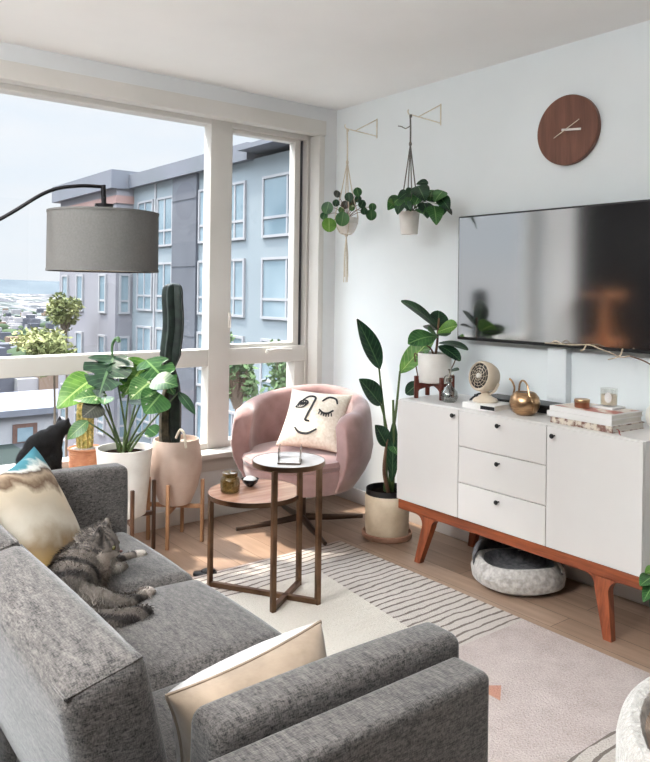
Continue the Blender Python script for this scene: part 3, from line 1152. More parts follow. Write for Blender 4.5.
# ================================================================== media cabinet
CX0, CX1, CY0, CY1, CZ0, CZ1 = 2.915, 3.352, 1.589, 3.03, .30, .855
cab = thing('media_cabinet', 'long white media cabinet on splayed walnut legs under the television', 'cabinet', (3.13, 2.31, 0))
b = MB()
b.box((CX0, CY0, CZ0), (CX1, CY1, CZ1), .004)
part('body', b, M['white'], cab)


def knob(x, y, z, par):
    k = MB()
    k.lathe([(0, 0), (.004, 0), (.004, .014), (.010, .018), (.0115, .024), (.008, .029), (0, .030)], (x, y, z), 14, Matrix.Rotation(-PI / 2, 4, 'Y'))
    part('knob', k, M['black'], par, 'small black knob')


FX = 2.897
for y0, y1, ky in ((2.582, 3.028, 2.615), (1.591, 2.050, 2.018)):
    b = MB()
    b.box((FX, y0, CZ0 + .002), (FX + .018, y1, CZ1 - .004), .002)
    d = part('door', b, M['white'], cab)
    knob(FX, ky - .008, .822 if ky > 2.3 else .812, d)
dh = (CZ1 - .004 - CZ0 - .002 - .008) / 3
for i in range(3):
    z0 = CZ0 + .002 + i * (dh + .004)
    b = MB()
    b.box((FX, 2.054, z0), (FX + .018, 2.578, z0 + dh), .002)
    d = part('drawer', b, M['white'], cab)
    knob(FX, 2.318, z0 + dh * .78, d)
b = MB()
b.box((2.905, CY0 + .005, .245), (2.945, CY1 - .005, .30), .006)
b.box((3.30, CY0 + .005, .245), (3.34, CY1 - .005, .30), .006)
b.box((2.945, CY0 + .005, .245), (3.30, CY0 + .045, .30), .006)
b.box((2.945, CY1 - .045, .245), (3.30, CY1 - .005, .30), .006)
part('base_frame', b, M['walnut'], cab)


def cleg(ytop, sy, front):
    """tapered leg that flows into the rail with a curved shoulder; sy is its outward side"""
    x0 = 2.905 if front else 3.296
    out2 = []
    w0, w1 = .058, .038
    # outline in (y, z), outward = +
    pts = [(.040, .262), (.033, .255), (.034, .24)]
    outer = [(.036, .25), (.0, .262)]
    poly = []
    for i in range(9):                       # inner fillet from rail to leg
        a = PI / 2 * i / 8
        poly.append((-.029 - .045 + .045 * math.sin(a), .246 - .045 + .045 * math.cos(a)))
    poly += [(.030, 0), (.068, 0)]
    for i in range(9):                       # outer fillet
        a = PI / 2 * (8 - i) / 8
        poly.append((.036 + .05 - .05 * math.sin(a), .246 - .05 + .05 * math.cos(a)))
    b_ = MB()
    y = [(x0, ytop + sy * p[0], p[1]) for p in poly]
    # slice with a small taper in x towards the foot
    n = len(y)
    vs = [V(p) for p in y] + [V((p[0] + lerp(.034, .044, p[2] / .25), p[1], p[2])) for p in y]
    for v_ in vs[:n]:
        v_.x += (0 if front else lerp(.01, 0, v_.z / .25)) - (lerp(.03, 0, v_.z / .25) if front else 0)
    for v_ in vs[n:]:
        v_.x += (0 if front else lerp(.01, 0, v_.z / .25)) - (lerp(.03, 0, v_.z / .25) if front else 0)
    fs = [tuple(range(n)), tuple(range(2 * n - 1, n - 1, -1))] + [(i, n + i, n + (i + 1) % n, (i + 1) % n) for i in range(n)]
    b_.add(vs, fs)
    part('leg', b_, M['walnutz'], cab)


for yt, s_ in ((2.795, 1), (1.775, -1)):
    cleg(yt, s_, True)
    cleg(yt, s_, False)

# ================================================================== television on the wall
tv = thing('television', 'large black flat television mounted on the white wall above the cabinet', 'television', (3.30, 2.32, 1.53))
m, nt, bs, out = new_mat('tv_screen')
bs.inputs['Base Color'].default_value = (.006, .006, .007, 1)
bs.inputs['Roughness'].default_value = .10
bs.inputs['IOR'].default_value = 3.0
bs.inputs['Specular IOR Level'].default_value = .9
M['screen'] = m
TY0, TY1, TZ0, TZ1 = 1.700, 2.935, 1.181, 1.890
b = MB()
b.box((3.272, TY0, TZ0), (3.325, TY1, TZ1), .006)
part('bezel', b, M['black'], tv)
b = MB()
b.box((3.2695, TY0 + .010, TZ0 + .018), (3.2735, TY1 - .010, TZ1 - .010))
part('screen', b, M['screen'], tv)
b = MB()
b.box((3.325, 2.18, 1.38), (3.36, 2.48, 1.68), .004)
part('wall_mount', b, M['blackmetal'], tv)

cc = thing('cable_cover', 'white upright cable cover on the wall between television and cabinet', 'cable cover', (3.34, 2.30, .855))
b = MB()
b.box((3.312, 2.235, .858), (3.36, 2.345, 1.178), .003)
part('cover', b, M['wall'], cc)

# ================================================================== wall clock
ck = thing('wall_clock', 'round reddish wooden wall clock with thin white hands', 'clock', (3.36, 2.26, 2.29))
cc_ = V((3.328, 2.262, 2.292))
b = MB()
RX = Matrix.Rotation(-PI / 2, 4, 'Y')
b.lathe([(0, -.032), (.176, -.032), (.179, -.028), (.179, -.003), (.176, 0), (0, 0)], cc_, 64, RX)
part('face', b, M['clockwood'], ck)


def hand(dy, dz, tail, w, x):
    b_ = MB()
    d_ = V((0, dy, dz))
    b_.bar(cc_ + V((x, 0, 0)) - d_ * tail, cc_ + V((x, 0, 0)) + d_, .002, w, d_.cross(V((1, 0, 0))))
    return b_


part('hour_hand', hand(-.088, -.010, .28, .011, -.006), M['whiteplastic'], ck, 'short thick white hand')
part('minute_hand', hand(-.080, .040, .85, .004, -.010), M['rod'], ck, 'thin pale hand')
b = MB()
b.cyl(cc_ + V((0, 0, 0)), cc_ + V((-.012, 0, 0)), .005, n=12)
part('hub', b, M['whiteplastic'], ck)

# ================================================================== two-level side table
tb = thing('side_table', 'two-level round side table with white upper and brown lower top on bronze legs', 'table', (2.0, 2.95, 0))
HC, LC = V((2.03, 2.85, .66)), V((2.03, 3.14, .452))


def disc(c, r, mt, nm, lab):
    b_ = MB()
    b_.lathe([(0, -.016), (r - .004, -.016), (r - .004, 0), (0, 0)], c, 56)
    o = part(nm, b_, mt, tb, lab)
    b_ = MB()
    b_.lathe([(r - .004, -.022), (r, -.022), (r, .001), (r - .004, .001), (r - .004, -.022)], c, 56)
    part('rim', b_, M['bronze'], o)
    return o


disc(HC, .170, M['marble'], 'table_top', 'white upper top')
disc(LC, .232, M['tabletop_low'], 'table_top', 'brown lower top')
A1, A2, B1, B2 = (1.812, 3.19), (2.104, 2.712), (1.893, 2.765), (2.165, 2.945)
b = MB()
for (p, q) in ((A1, A2), (B1, B2)):
    b.bar((p[0], p[1], .0245), (q[0], q[1], .0245), .022, .022)
part('base_bar', b, M['bronze'], tb)
for p, zt in ((A1, .445), (A2, .642), (B1, .642), (B2, .642)):
    b = MB()
    dx = .011
    b.box((p[0] - dx, p[1] - dx, .0125), (p[0] + dx, p[1] + dx, zt), .001)
    part('leg', b, M['bronze'], tb)

jar = thing('glass_jar', 'amber glass jar with a lid on the low brown table top', 'jar', (1.914,3.183,0.454))
jc = V(jar.location)
b = MB()
b.lathe([(0, 0), (.040, 0), (.047, .007), (.048, .055), (.042, .070), (.034, .079), (.034, .090), (0, .090)], jc, 28)
part('body', b, M['amber'], jar)
b = MB()
b.lathe([(.034, .079), (.038, .080), (.038, .096), (.034, .098), (0, .098)], jc, 28)
part('lid', b, M['amber'], jar)

bw = thing('bowl', 'little black bowl of white crystals beside the amber jar', 'bowl', (2.055,3.222,0.454))
c = V(bw.location)
b = MB()
b.lathe([(0, 0), (.018, 0), (.020, .004), (.038, .020), (.045, .037), (.042, .037), (.034, .020), (0, .013)], c, 28)
part('dish', b, M['darkglass'], bw)
b = MB()
b.lathe([(.037, .026), (.031, .038), (.017, .048), (0, .052)], c, 18, None, lambda a, z: 1 + .08 * math.sin(5 * a + z * 90))
part('crystals', b, M['salt'], bw)

hd = thing('coaster_holder', 'square pale metal holder with open corners on the white upper table top', 'holder', (2.002,2.802,0.662))
c = V(hd.location)
RM = Matrix.Rotation(math.radians(-40), 4, 'Z')
b = MB()
s = .048
def hb(p, q, w_, h_):
    b.bar(c + RM @ V(p), c + RM @ V(q), w_, h_)
b.rbox(c + V((0, 0, .004)), (.098, .098, .006), .001, 1, M=RM)
b.rbox(c + V((0, 0, .013)), (.088, .088, .012), .001, 1, M=RM)
part('tray', b, M['marble'], hd)
b = MB()
for sx_, in ((-1,), (1,)):
    b.rbox(c + RM @ V((sx_ * .050, 0, .036)), (.003, .100, .072), .001, 1, M=RM)
part('side_plate', b, M['chrome'], hd)
b = MB()
for sx_ in (-1, 1):
    for sy_ in (-1, 1):
        hb((sx_ * .050, sy_ * .050, 0), (sx_ * .050, sy_ * .050, .074), .006, .006)
    hb((sx_ * .05, -.05, .003), (sx_ * .05, .05, .003), .006, .006)
hb((-.05, -.05, .003), (.05, -.05, .003), .006, .006)
hb((-.05, .05, .003), (.05, .05, .003), .006, .006)
part('frame', b, M['darkbronze'], hd)

# ================================================================== pink barrel armchair
AC = V((2.735, 3.70, 0))
FACE = math.radians(212)
ar = thing('armchair', 'dusty pink velvet barrel armchair on a dark star base by the window', 'armchair', AC)


def prof_r(z):
    """outer radius of the chair's bowl by height"""
    t = (z - .27) / (.52 - .27)
    return lerp(.325, .437, math.sin(min(1, max(0, t)) * PI / 2)) if t < 1 else .437 - .022 * (t - 1)


def dirv(a):
    return V((math.cos(a), math.sin(a), 0))


b = MB()
NA = 56
A0 = math.radians(122)
rings = []
for i in range(NA + 1):
    s = -1 + 2 * i / NA
    th = s * A0                                # 0 = middle of the back
    end = max(0, (abs(s) - .86) / .14)         # 0..1 towards the arm fronts
    top = lerp(.835, .735, min(1, (abs(s) / .8)) ** 1.6) - .05 * end ** 2.2
    thick = lerp(.08, .125, abs(s)) * (1 - .18 * end ** 3)
    loop = []
    for z in (.27, .31, .37, .44, .52, .60, .68):
        if z < top - .05:
            loop.append((prof_r(z), z))
    rt_ = prof_r(top)
    for k in range(7):                         # rounded top roll
        a = PI * k / 6
        loop.append((rt_ - thick / 2 + thick / 2 * math.cos(a), top - .045 + .045 * math.sin(a)))
    for z in (.60, .52, .44, .38):
        loop.append((prof_r(z) - thick - .02 * (.6 - z), z))
    loop.append((.18, .36))
    loop.append((.18, .27))
    while len(loop) < 20:
        loop.insert(1, ((loop[0][0] + loop[1][0]) / 2, (loop[0][1] + loop[1][1]) / 2))
    d = dirv(FACE + PI + th)
    rings.append([AC + d * p[0] + V((0, 0, p[1])) for p in loop])
K = max(len(r_) for r_ in rings)
vs, fs = [], []
for r_ in rings:
    vs += r_
for i in range(NA):
    for k in range(K):
        a, c_ = i * K + k, i * K + (k + 1) % K
        fs.append((a, c_, c_ + K, a + K))
fs.append(tuple(range(K)))
fs.append(tuple(NA * K + k for k in reversed(range(K))))
b.add(vs, fs)
shell = part('shell', b, M['pink'], ar, ang=60)
bm_ = shell.modifiers.new('bevel', 'BEVEL')
bm_.width, bm_.segments, bm_.limit_method, bm_.angle_limit = .022, 4, 'ANGLE', math.radians(62)
b = MB()
b.lathe([(0, .265), (.315, .265), (.335, .30), (.36, .36), (.365, .40), (.355, .425), (.33, .435), (0, .435)], AC, 48,
        None, lambda a, z: 1.0)
part('seat_base', b, M['pink'], ar)
b = MB()
def seat_mod(a, z):
    q = math.cos(a - FACE)
    return 1.06 + .08 * max(0, q) ** 2
b.lathe([(0, .40), (.31, .40), (.335, .415), (.342, .44), (.33, .462), (.29, .474), (.15, .482), (0, .484)], AC, 56, None, seat_mod)
part('seat_cushion', b, M['pink'], ar)
b = MB()
b.cyl(AC + V((0, 0, .05)), AC + V((0, 0, .27)), .028, n=16)
part('pedestal', b, M['darkbronze'], ar)
for k in range(4):
    d = dirv(math.radians(-17 + 90 * k))
    b = MB()
    b.tube([AC + V((0, 0, .062)), AC + d * .2 + V((0, 0, .040)), AC + d * .41 + V((0, 0, .026))], [.022, .018, .012], 8)
    part('base_leg', b, M['darkbronze'], ar)

# face cushion on the armchair
fc = thing('scatter_cushion', 'cream cushion printed with a winking line-drawn face on the pink armchair', 'cushion', AC + V((.04, .06, .47)))
b = MB()
pc, pU, pV = V((2.79, 3.65, .657)), V((.56, -.80, -.04)), V((.46, .25, .66))
S = pillow(b, pc, pU, pV, .40, .40, .17, 26)
b.mi = 1
pU_, pV_ = pU.normalized(), (pV - pU.normalized() * pV.dot(pU.normalized())).normalized()
pN = pU_.cross(pV_)
SIDE = 1 if pN.dot(V((0, 0, 1.45)) - pc) > 0 else -1


def ink(pts, r=.0050, n=24):
    r *= 1.5
    P_ = bez([(p[0], p[1], 0) for p in pts], n)
    path = [S(p.x, p.y, SIDE) + pN * SIDE * .0015 for p in P_]
    b.tube(path, [r * (.7 + .3 * math.sin(PI * i / (len(path) - 1))) for i in range(len(path))], 6, flat=.5, up=pN)


ink([(-.42, .48), (-.22, .66), (-.02, .60), (-.06, .25), (-.14, -.10), (-.16, -.24), (-.02, -.27)], .0055, 40)
ink([(-.62, .20), (-.48, .42), (-.30, .46), (-.22, .36), (-.36, .20), (-.62, .20)], .004, 30)
for dx in (0, .05, .10, .15):
    ink([(-.54 + dx * 1.6, .24 + dx * .2), (-.44 + dx * 1.4, .42)], .004, 6)
ink([(.22, .50), (.40, .70), (.62, .66), (.72, .48)], .005, 24)
ink([(.20, .16), (.36, .06), (.52, .08), (.66, .22)], .005, 24)
for k in range(6):
    u = .24 + k * .075
    vv = .13 - .07 * math.sin(PI * (k + .5) / 6)
    ink([(u, vv), (u + (k - 2.5) * .012, vv - .11)], .003, 4)
ink([(-.46, -.50), (-.28, -.66), (-.02, -.68), (.26, -.50)], .0055, 24)
part('cover', b, [M['creamcloth'], M['ink']], fc)

# ================================================================== arc lamp
LCN = V((.995, 2.523, 0))
lp = thing('arc_floor_lamp', 'arc floor lamp with a grey drum shade hanging over the sofa', 'lamp', (.02, 2.56, 0))
b = MB()
zt, zb, R_ = 1.712, 1.508, .187
b.lathe([(R_, zb), (R_ - .001, zt), (R_ - .006, zt), (R_ - .005, zb), (R_, zb)], LCN, 56)
sh = part('lamp_shade', b, M['linen'], lp)
b = MB()
b.lathe([(R_ + .0015, zb - .001), (R_ + .0015, zb + .007), (R_ - .006, zb + .007), (R_ - .006, zb - .001), (R_ + .0015, zb - .001)], LCN, 56)
part('hem', b, M['linen'], sh)
b = MB()
b.lathe([(R_ + .001, zt - .006), (R_ + .001, zt + .001), (R_ - .007, zt + .001), (R_ - .007, zt - .006), (R_ + .001, zt - .006)], LCN, 56)
part('hem', b, M['linen'], sh)
b = MB()
b.lathe([(0, zb + .004), (R_ - .006, zb + .004), (R_ - .006, zb + .010), (0, zb + .010)], LCN, 48)
part('diffuser', b, M['diffuser'], lp)
b = MB()
arc = bez([(.02, 2.56, .02), (.02, 2.56, .9), (.08, 2.558, 1.18), (.30, 2.55, 1.48), (.655, 2.536, 1.66), (.86, 2.53, 1.775), (.975, 2.527, 1.803)], 48)
arc = bez([(.02, 2.56, .02), (.02, 2.56, .7), (.06, 2.558, 1.0), (.20, 2.555, 1.30), (.42, 2.545, 1.53), (.655, 2.536, 1.666), (.80, 2.531, 1.766), (.90, 2.528, 1.796), (.99, 2.524, 1.802)], 64)
b.tube(arc, .0062, 10)
part('arm', b, M['blackmetal'], lp)
b = MB()
b.tube([LCN + V((-.004, 0, 1.808)), LCN + V((0, 0, 1.73))], .009, 10)
b.cyl(LCN + V((0, 0, 1.742)), LCN + V((0, 0, 1.700)), .032, .030, 20)
for k in range(3):
    d = dirv(2 * PI * k / 3)
    b.bar(LCN + V((0, 0, 1.716)), LCN + d * (R_ - .004) + V((0, 0, 1.716)), .004, .004)
part('socket', b, M['blackmetal'], lp)
b = MB()
b.lathe([(0, 0), (.16, 0), (.16, .022), (.15, .028), (0, .03)], (.02, 2.56, 0), 40)
part('base', b, M['blackmetal'], lp)

# ================================================================== pet bed under the cabinet
pb = thing('pet_bed', 'grey felt cat cave bed lying under the media cabinet', 'pet bed', (3.075, 2.37, 0))
PC = V((3.085, 2.345, 0))
FA = math.radians(205)                        # the low open side
rows = []
n = 48
vs, fs = [], []
def hgt(a):
    q = (1 + math.cos(a - FA)) / 2
    return lerp(.115, .135, q) + .008 * math.sin(3 * a + 1)
for k in range(n):
    a = 2 * PI * k / n
    h = hgt(a)
    d = dirv(a)
    prof = [(.0, .004), (.19, .004), (.242, .03), (.252, .07), (.238, h - .03), (.222, h - .006), (.205, h), (.190, h - .010), (.185, h - .04), (.175, .07), (.14, .045), (.0, .04)]
    for (r_, z) in prof:
        wob = 1 + .02 * math.sin(4 * a + z * 20)
        vs.append(PC + d * r_ * wob * .93 + V((0, 0, z)))
Kp = 12
for k in range(n):
    for i in range(Kp - 1):
        a, c_ = k * Kp + i, ((k + 1) % n) * Kp + i
        fs.append((a, c_, c_ + 1, a + 1))
b = MB()
b.add(vs, fs)
part('base', b, M['feltlight'], pb, 'light grey felt rim')
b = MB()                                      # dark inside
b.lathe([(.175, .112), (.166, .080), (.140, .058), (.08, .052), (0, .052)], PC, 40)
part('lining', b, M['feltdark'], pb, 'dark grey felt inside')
b = MB()                                      # dark hood over the rear half
vs, fs = [], []
m1, m2 = 40, 10
H0, H1 = math.radians(285), math.radians(505)
for i in range(m1 + 1):
    a = lerp(H0, H1, i / m1)
    s_ = min(1, min(9 * i, 3.5 * (m1 - i)) / m1) ** .6       # the hood dies down to its two open ends
    zt = lerp(hgt(a), .226, s_)
    for j in range(m2 + 1):
        t = j / m2
        r_ = .93 * lerp(.240, .150, t ** 2.2 * s_) + .006 * math.sin(5 * a + 4 * t)
        vs.append(PC + dirv(a) * r_ + V((0, 0, lerp(.085, zt, math.sin(t * PI / 2)))))
for i in range(m1):
    for j in range(m2):
        a = i * (m2 + 1) + j
        fs.append((a, a + 1, a + m2 + 2, a + m2 + 1))
b.add(vs, fs)
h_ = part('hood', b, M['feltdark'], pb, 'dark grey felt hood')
so = h_.modifiers.new('solid', 'SOLIDIFY')
so.thickness, so.offset = .012, -1
b = MB()
b.tube([vs[j] + V((0, 0, .002)) for j in (3, 5, 7, 9)] + [vs[i * 11 + 10] + V((0, 0, .003)) for i in range(6)], .008, 8)
part('edge_roll', b, M['fleece'], pb, 'pale rolled edge')

# ================================================================== fleece tub chair, front right
TC = V((1.555, .440, 0))
tcx = thing('tub_chair', 'white fleece-edged tub chair cut off at the lower right corner', 'chair', TC)
b = MB()
b.lathe([(0, .10), (.33, .10), (.37, .14), (.395, .30), (.405, .50), (.405, .595), (.398, .622), (.38, .636), (.362, .632), (.350, .605), (.345, .48), (.335, .36), (0, .33)], TC, 64)
part('shell', b, M['fleece'], tcx)
b = MB()
b.lathe([(.352, .612), (.344, .60), (.335, .48), (.325, .37), (.30, .36), (.26, .395), (.15, .41), (0, .41)], TC, 64, None, lambda a, z: 1 + .004 * math.sin(17 * a + z * 80))
part('lining', b, M['tanfleece'], tcx, 'tan fleece lining')
for k in range(4):
    d = dirv(PI / 4 + PI / 2 * k)
    b = MB()
    b.cyl(TC + d * .27 + V((0, 0, .11)), TC + d * .31 + V((0, 0, .018)), .02, .014, 12)
    part('leg', b, M['walnutz'], tcx)

sl = thing('slipper', 'small dark slipper on the floor between sofa and low table leg', 'slipper', (1.877,3.355,0.000))
c = V(sl.location)
b = MB()
Ms = Matrix.Rotation(math.radians(-30), 4, 'Z')
b.rbox(c + V((0, 0, .009)), (.12, .05, .018), .008, 3, 3, M=Ms, bulge=lambda q: (q.x, q.y * (1 - .35 * (q.x / .06) ** 2), q.z))
part('sole', b, M['black'], sl)
b = MB()
b.ell(c + V((0, 0, .020)) + Ms @ V((.016, 0, 0)), (.040, .022, .014), Ms)
part('upper', b, M['black'], sl)


# ================================================================== plants
def heart(t):
    return max(.03, math.sin(PI * min(1, max(0, t)) ** .62)) ** .72 * (1.06 - .08 * t)


def oval(t):
    return max(0.03, math.sin(PI * min(1, t * .97 + .015))) ** .62


def obovate(t):
    return max(.05, math.sin(PI * t ** 1.35)) ** .7 if t < .99 else .05


def lance(t):
    return max(.03, math.sin(PI * t ** .85)) ** .8


def rnd(t):
    return max(.05, 1 - (2 * t - 1) ** 2) ** .5


def cuts(t, u):
    """monstera slits"""
    q = abs(math.sin(t * PI * 3.4 + (.5 if u > 0 else 0)))
    return .95 * max(0, 1 - q / .42) if .12 < t < .93 else 0


CAMP = V((0, 0, 1.45))


def tocam(p, upw=.5, side=(0, 0, 0)):
    d = (CAMP - V(p)).normalized()
    return (d + V((0, 0, upw)) + V(side)).normalized()


def pot(prof, c, m_, parent, n=44, mod=None, name='pot'):
    b_ = MB()
    b_.lathe(prof, c, n, None, mod)
    return part(name, b_, m_, parent)


def fill(c, r, z, m_, parent, name='soil'):
    b_ = MB()
    b_.lathe([(r, z - .012), (r * .9, z - .004), (r * .5, z + .004), (0, z + .006)], c, 30, None, lambda a, zz: 1 + .01 * math.sin(9 * a))
    return part(name, b_, m_, parent)


# ---- bird of paradise on the floor
BC = V((3.045, 3.262, 0))
bp = thing('potted_bird_of_paradise', 'tall long-leaved plant in a cream pot on the floor between armchair and cabinet', 'plant', BC)
pot([(0, 0), (.142, 0), (.148, .006), (.150, .030), (.142, .034), (.139, .012), (0, .012)], BC, M['saucer'], bp, name='saucer')
pot([(0, .012), (.112, .012), (.125, .022), (.130, .06), (.132, .250), (.129, .255), (.126, .25), (.121, .2), (0, .19)], BC, M['potcream'], bp)
pot([(.1265, .235), (.1275, .285), (.124, .287), (.122, .25), (0, .245)], BC, M['black'], bp, name='liner')
fill(BC, .122, .262, M['soil'], bp)
bst = MB()
SB = BC + V((0, 0, .25))


def stalk(mb, pts, r0, r1, n=14):
    P_ = bez(pts, n)
    mb.tube(P_, [lerp(r0, r1, i / (len(P_) - 1)) for i in range(len(P_))], 7)


def bleaf(base, tip, W, m_, parent, nrm=None, bulge=.12, fold=.18, shape=lance, nm='leaf', notch=None, nt=12, ns=2, twist=0):
    b_ = MB()
    b_.leaf(base, tip, W, nrm or tocam(base), bulge, fold, shape, nt, ns, notch, twist)
    return part(nm, b_, m_, parent, ang=80)


stalk(bst, [SB + V((-.01, .01, 0)), (3.018,3.251,0.574), (2.981,3.280,0.999)], .011, .006)
stalk(bst, [SB + V((.01, -.01, 0)), (3.000,3.188,0.528), (3.021,3.172,0.762), (3.037,3.160,0.989)], .011, .006)
stalk(bst, [SB + V((-.02, -.005, 0)), (2.996,3.217,0.524), (2.990,3.222,0.670), (2.960,3.245,0.804)], .009, .005)
stalk(bst, [SB + V((-.01, -.02, 0)), (2.965,3.191,0.445), (2.968,3.188,0.579)], .009, .006)
stalk(bst, [SB + V((.02, -.02, 0)), (3.000,3.163,0.533), (2.993,3.169,0.823)], .012, .007)
part('stems', bst, M['stem'], bp)
b = MB()
stalk(b, [SB + V((-.015, -.03, 0)), (2.949,3.190,0.418), (2.965,3.178,0.621)], .012, .008)
part('dry_sheath', b, M['brownstem'], bp, 'pinkish brown dry sheath')
bleaf((2.985,3.276,0.993), (2.862,3.347,1.288), .125, M['leaf_deep'], bp, tocam(BC, -.1, (.5, -.2, 0)), .06, .3)
bleaf((3.037,3.160,0.978), (3.156,2.990,1.205), .13, M['leaf_lime'], bp, tocam(BC, .6), .10, .25)
bleaf((2.965,3.241,0.787), (2.823,3.276,0.944), .13, M['leaf_deep'], bp, tocam(BC, .2, (.4, 0, 0)), .10, .35)
bleaf((2.961,3.181,0.558), (2.872,3.187,0.687), .10, M['leaf_deep'], bp, tocam(BC, .2, (.3, 0, 0)), .12, .35)
bleaf((2.986,3.161,0.350), (2.998,3.164,0.718), .07, M['leaf_deep'], bp, tocam(BC, -.2), .05, .4)
bleaf((2.995,3.192,0.587), (2.991,3.119,0.513), .07, M['leaf_mid'], bp, tocam(BC, .3), .15, .3)

# ---- plant on its wooden stand on the cabinet
FC = V((3.10, 2.945, .855))
st = thing('plant_stand', 'low mahogany stand holding a white pot on the cabinet', 'plant stand', FC)
b = MB()
RS = Matrix.Rotation(math.radians(20), 4, 'Z')
legs = []
for k in range(4):
    d = RS @ dirv(PI / 4 + PI / 2 * k)
    lb = MB()
    lb.rbox(FC + d * .108 + V((0, 0, .0625)), (.022, .022, .125), .003, 1, M=RS @ Matrix.Rotation(PI / 4 + PI / 2 * k, 4, 'Z'))
    part('leg', lb, M['redwood'], st)
for k in range(2):
    d = RS @ dirv(PI / 4 + PI / 2 * k)
    n_ = 14
    tq = V((0, 0, 1)).cross(d)
    pts = []
    for i in range(n_ + 1):
        u = -.098 + .196 * i / n_
        pts.append(FC + d * u + tq * -.009 + V((0, 0, .045 + .022 * (1 - (u / .098) ** 2))))
    pts += [FC + d * .098 + tq * -.009 + V((0, 0, .085)), FC + d * -.098 + tq * -.009 + V((0, 0, .085))]
    b.prism(pts, tq * .018)
part('cross_rail', b, M['redwood'], st)
fp = thing('potted_rubber_plant', 'broad-leaved plant in a white ceramic pot on the mahogany stand', 'plant', FC + V((0, 0, .086)))
PZ = FC + V((0, 0, .086))
pot([(0, 0), (.078, 0), (.086, .006), (.093, .06), (.095, .165), (.092, .168), (.088, .165), (.086, .14), (0, .138)], PZ, M['potwhite'], fp)
fill(PZ, .087, .150, M['soil'], fp)
b = MB()
stalk(b, [PZ + V((0, 0, .14)), (3.102,2.931,1.154), (3.106,2.928,1.250), (3.109,2.925,1.306)], .008, .005)
stalk(b, [PZ + V((-.01, -.01, .14)), (3.061,2.937,1.132), (3.039,2.955,1.154)], .006, .004)
part('stem', b, M['brownstem'], fp)
for bs_, tp_, W, mt, nr, bl, sh_ in (
    ((3.106,2.928,1.244), (2.926,3.043,1.399), .105, 'leaf_deep', (-.3, -.4, .9), .16, oval),
    ((3.106,2.928,1.250), (3.168,2.981,1.344), .11, 'leaf_deep', (-.6, -.9, .1), .05, oval),
    ((3.091,2.914,1.228), (3.114,2.794,1.267), .12, 'leaf_lime', (-.4, -.6, .7), .10, oval),
    ((3.087,2.917,1.200), (2.903,2.960,1.164), .13, 'leaf_mid', (-.2, -.6, .8), .22, obovate),
    ((3.096,2.910,1.166), (3.163,2.756,1.135), .095, 'leaf_deep', (.0, -.5, .8), .15, oval),
    ((3.082,2.896,1.151), (3.099,2.755,1.078), .085, 'leaf_deep', (-.3, -.6, .7), .18, oval),
    ((3.116,2.945,1.237), (3.111,3.051,1.255), .06, 'leaf_dusky', (-.3, -.7, .6), .12, lance),
    ((3.072,2.903,1.218), (3.015,2.783,1.215), .10, 'leaf_deep', (-.4, -.7, .5), .10, oval),
    ((3.072,2.903,1.207), (2.945,2.850,1.246), .075, 'leaf_mid', (-.4, -.7, .6), .12, oval),
    ((3.139,3.105,0.919), (3.094,3.166,0.850), .08, 'leaf_deep', (-.5, -.7, .4), .15, oval),
    ((3.217,2.943,0.999), (3.201,2.853,1.014), .05, 'leaf_deep', (-.3, -.7, .5), .15, lance),
):
    bleaf(bs_, tp_, W, M[mt], fp, nr, bl, .16, sh_)
b = MB()
stalk(b, [PZ + V((-.06, .06, .14)), PZ + V((-.055, .105, .15)), (3.139,3.105,0.913)], .004, .003)
stalk(b, [PZ + V((.06, -.05, .14)), PZ + V((.055, -.105, .14)), (3.221,2.939,0.994)], .004, .003)
part('side_shoot', b, M['brownstem'], fp)

# ---- monstera and tall cactus on stands
def stand(c, r, h, ang, m_, label, legw=.02):
    t = thing('plant_stand', label, 'plant stand', c)
    for k in range(4):
        d = dirv(ang + PI / 2 * k)
        b_ = MB()
        b_.rbox(c + d * r + V((0, 0, h / 2)), (legw, legw, h), .003, 1, M=Matrix.Rotation(ang, 4, 'Z'))
        part('leg', b_, m_, t)
    b_ = MB()
    zz = .205
    for k in range(2):
        d = dirv(ang + PI / 2 * k)
        b_.bar(c - d * (r - legw / 2) + V((0, 0, zz)), c + d * (r - legw / 2) + V((0, 0, zz)), .02, .022)
    part('cross_rail', b_, m_, t)
    return c + V((0, 0, zz + .011))


MC = V((1.665, 3.885, 0))
mz = stand(MC, .168, .385, math.radians(-8), M['darkstand'], 'dark wood stand under the white pot beside the sofa arm')
mo = thing('potted_monstera', 'split-leaved green plant in a white pot on a dark stand beside the sofa', 'plant', mz)
pot([(0, 0), (.108, 0), (.118, .006), (.150, .36), (.150, .366), (.144, .366), (.136, .325), (0, .32)], mz, M['potwhite'], mo)
fill(mz, .139, .338, M['soil'], mo)
msoil = mz + V((0, 0, .335))
sm = MB()
for px_ in ((1.502,3.930,0.961), (1.601,3.903,1.071), (1.781,3.864,1.050), (1.738,3.719,0.957), (1.759,3.652,0.883), (1.490,3.812,0.842), (1.530,3.819,0.880), (1.890,3.702,0.883), (1.690,3.656,0.720), (1.431,3.807,0.754), (1.703,3.899,0.984)):
    p = V(px_)
    a = msoil + V((RNG.uniform(-.03, .03), RNG.uniform(-.03, .03), 0))
    stalk(sm, [a, a.lerp(p, .45) + V((0, 0, .02)) + (a.lerp(p, .5) - a) * -.06, p], .007, .004)
part('stems', sm, M['stem'], mo)
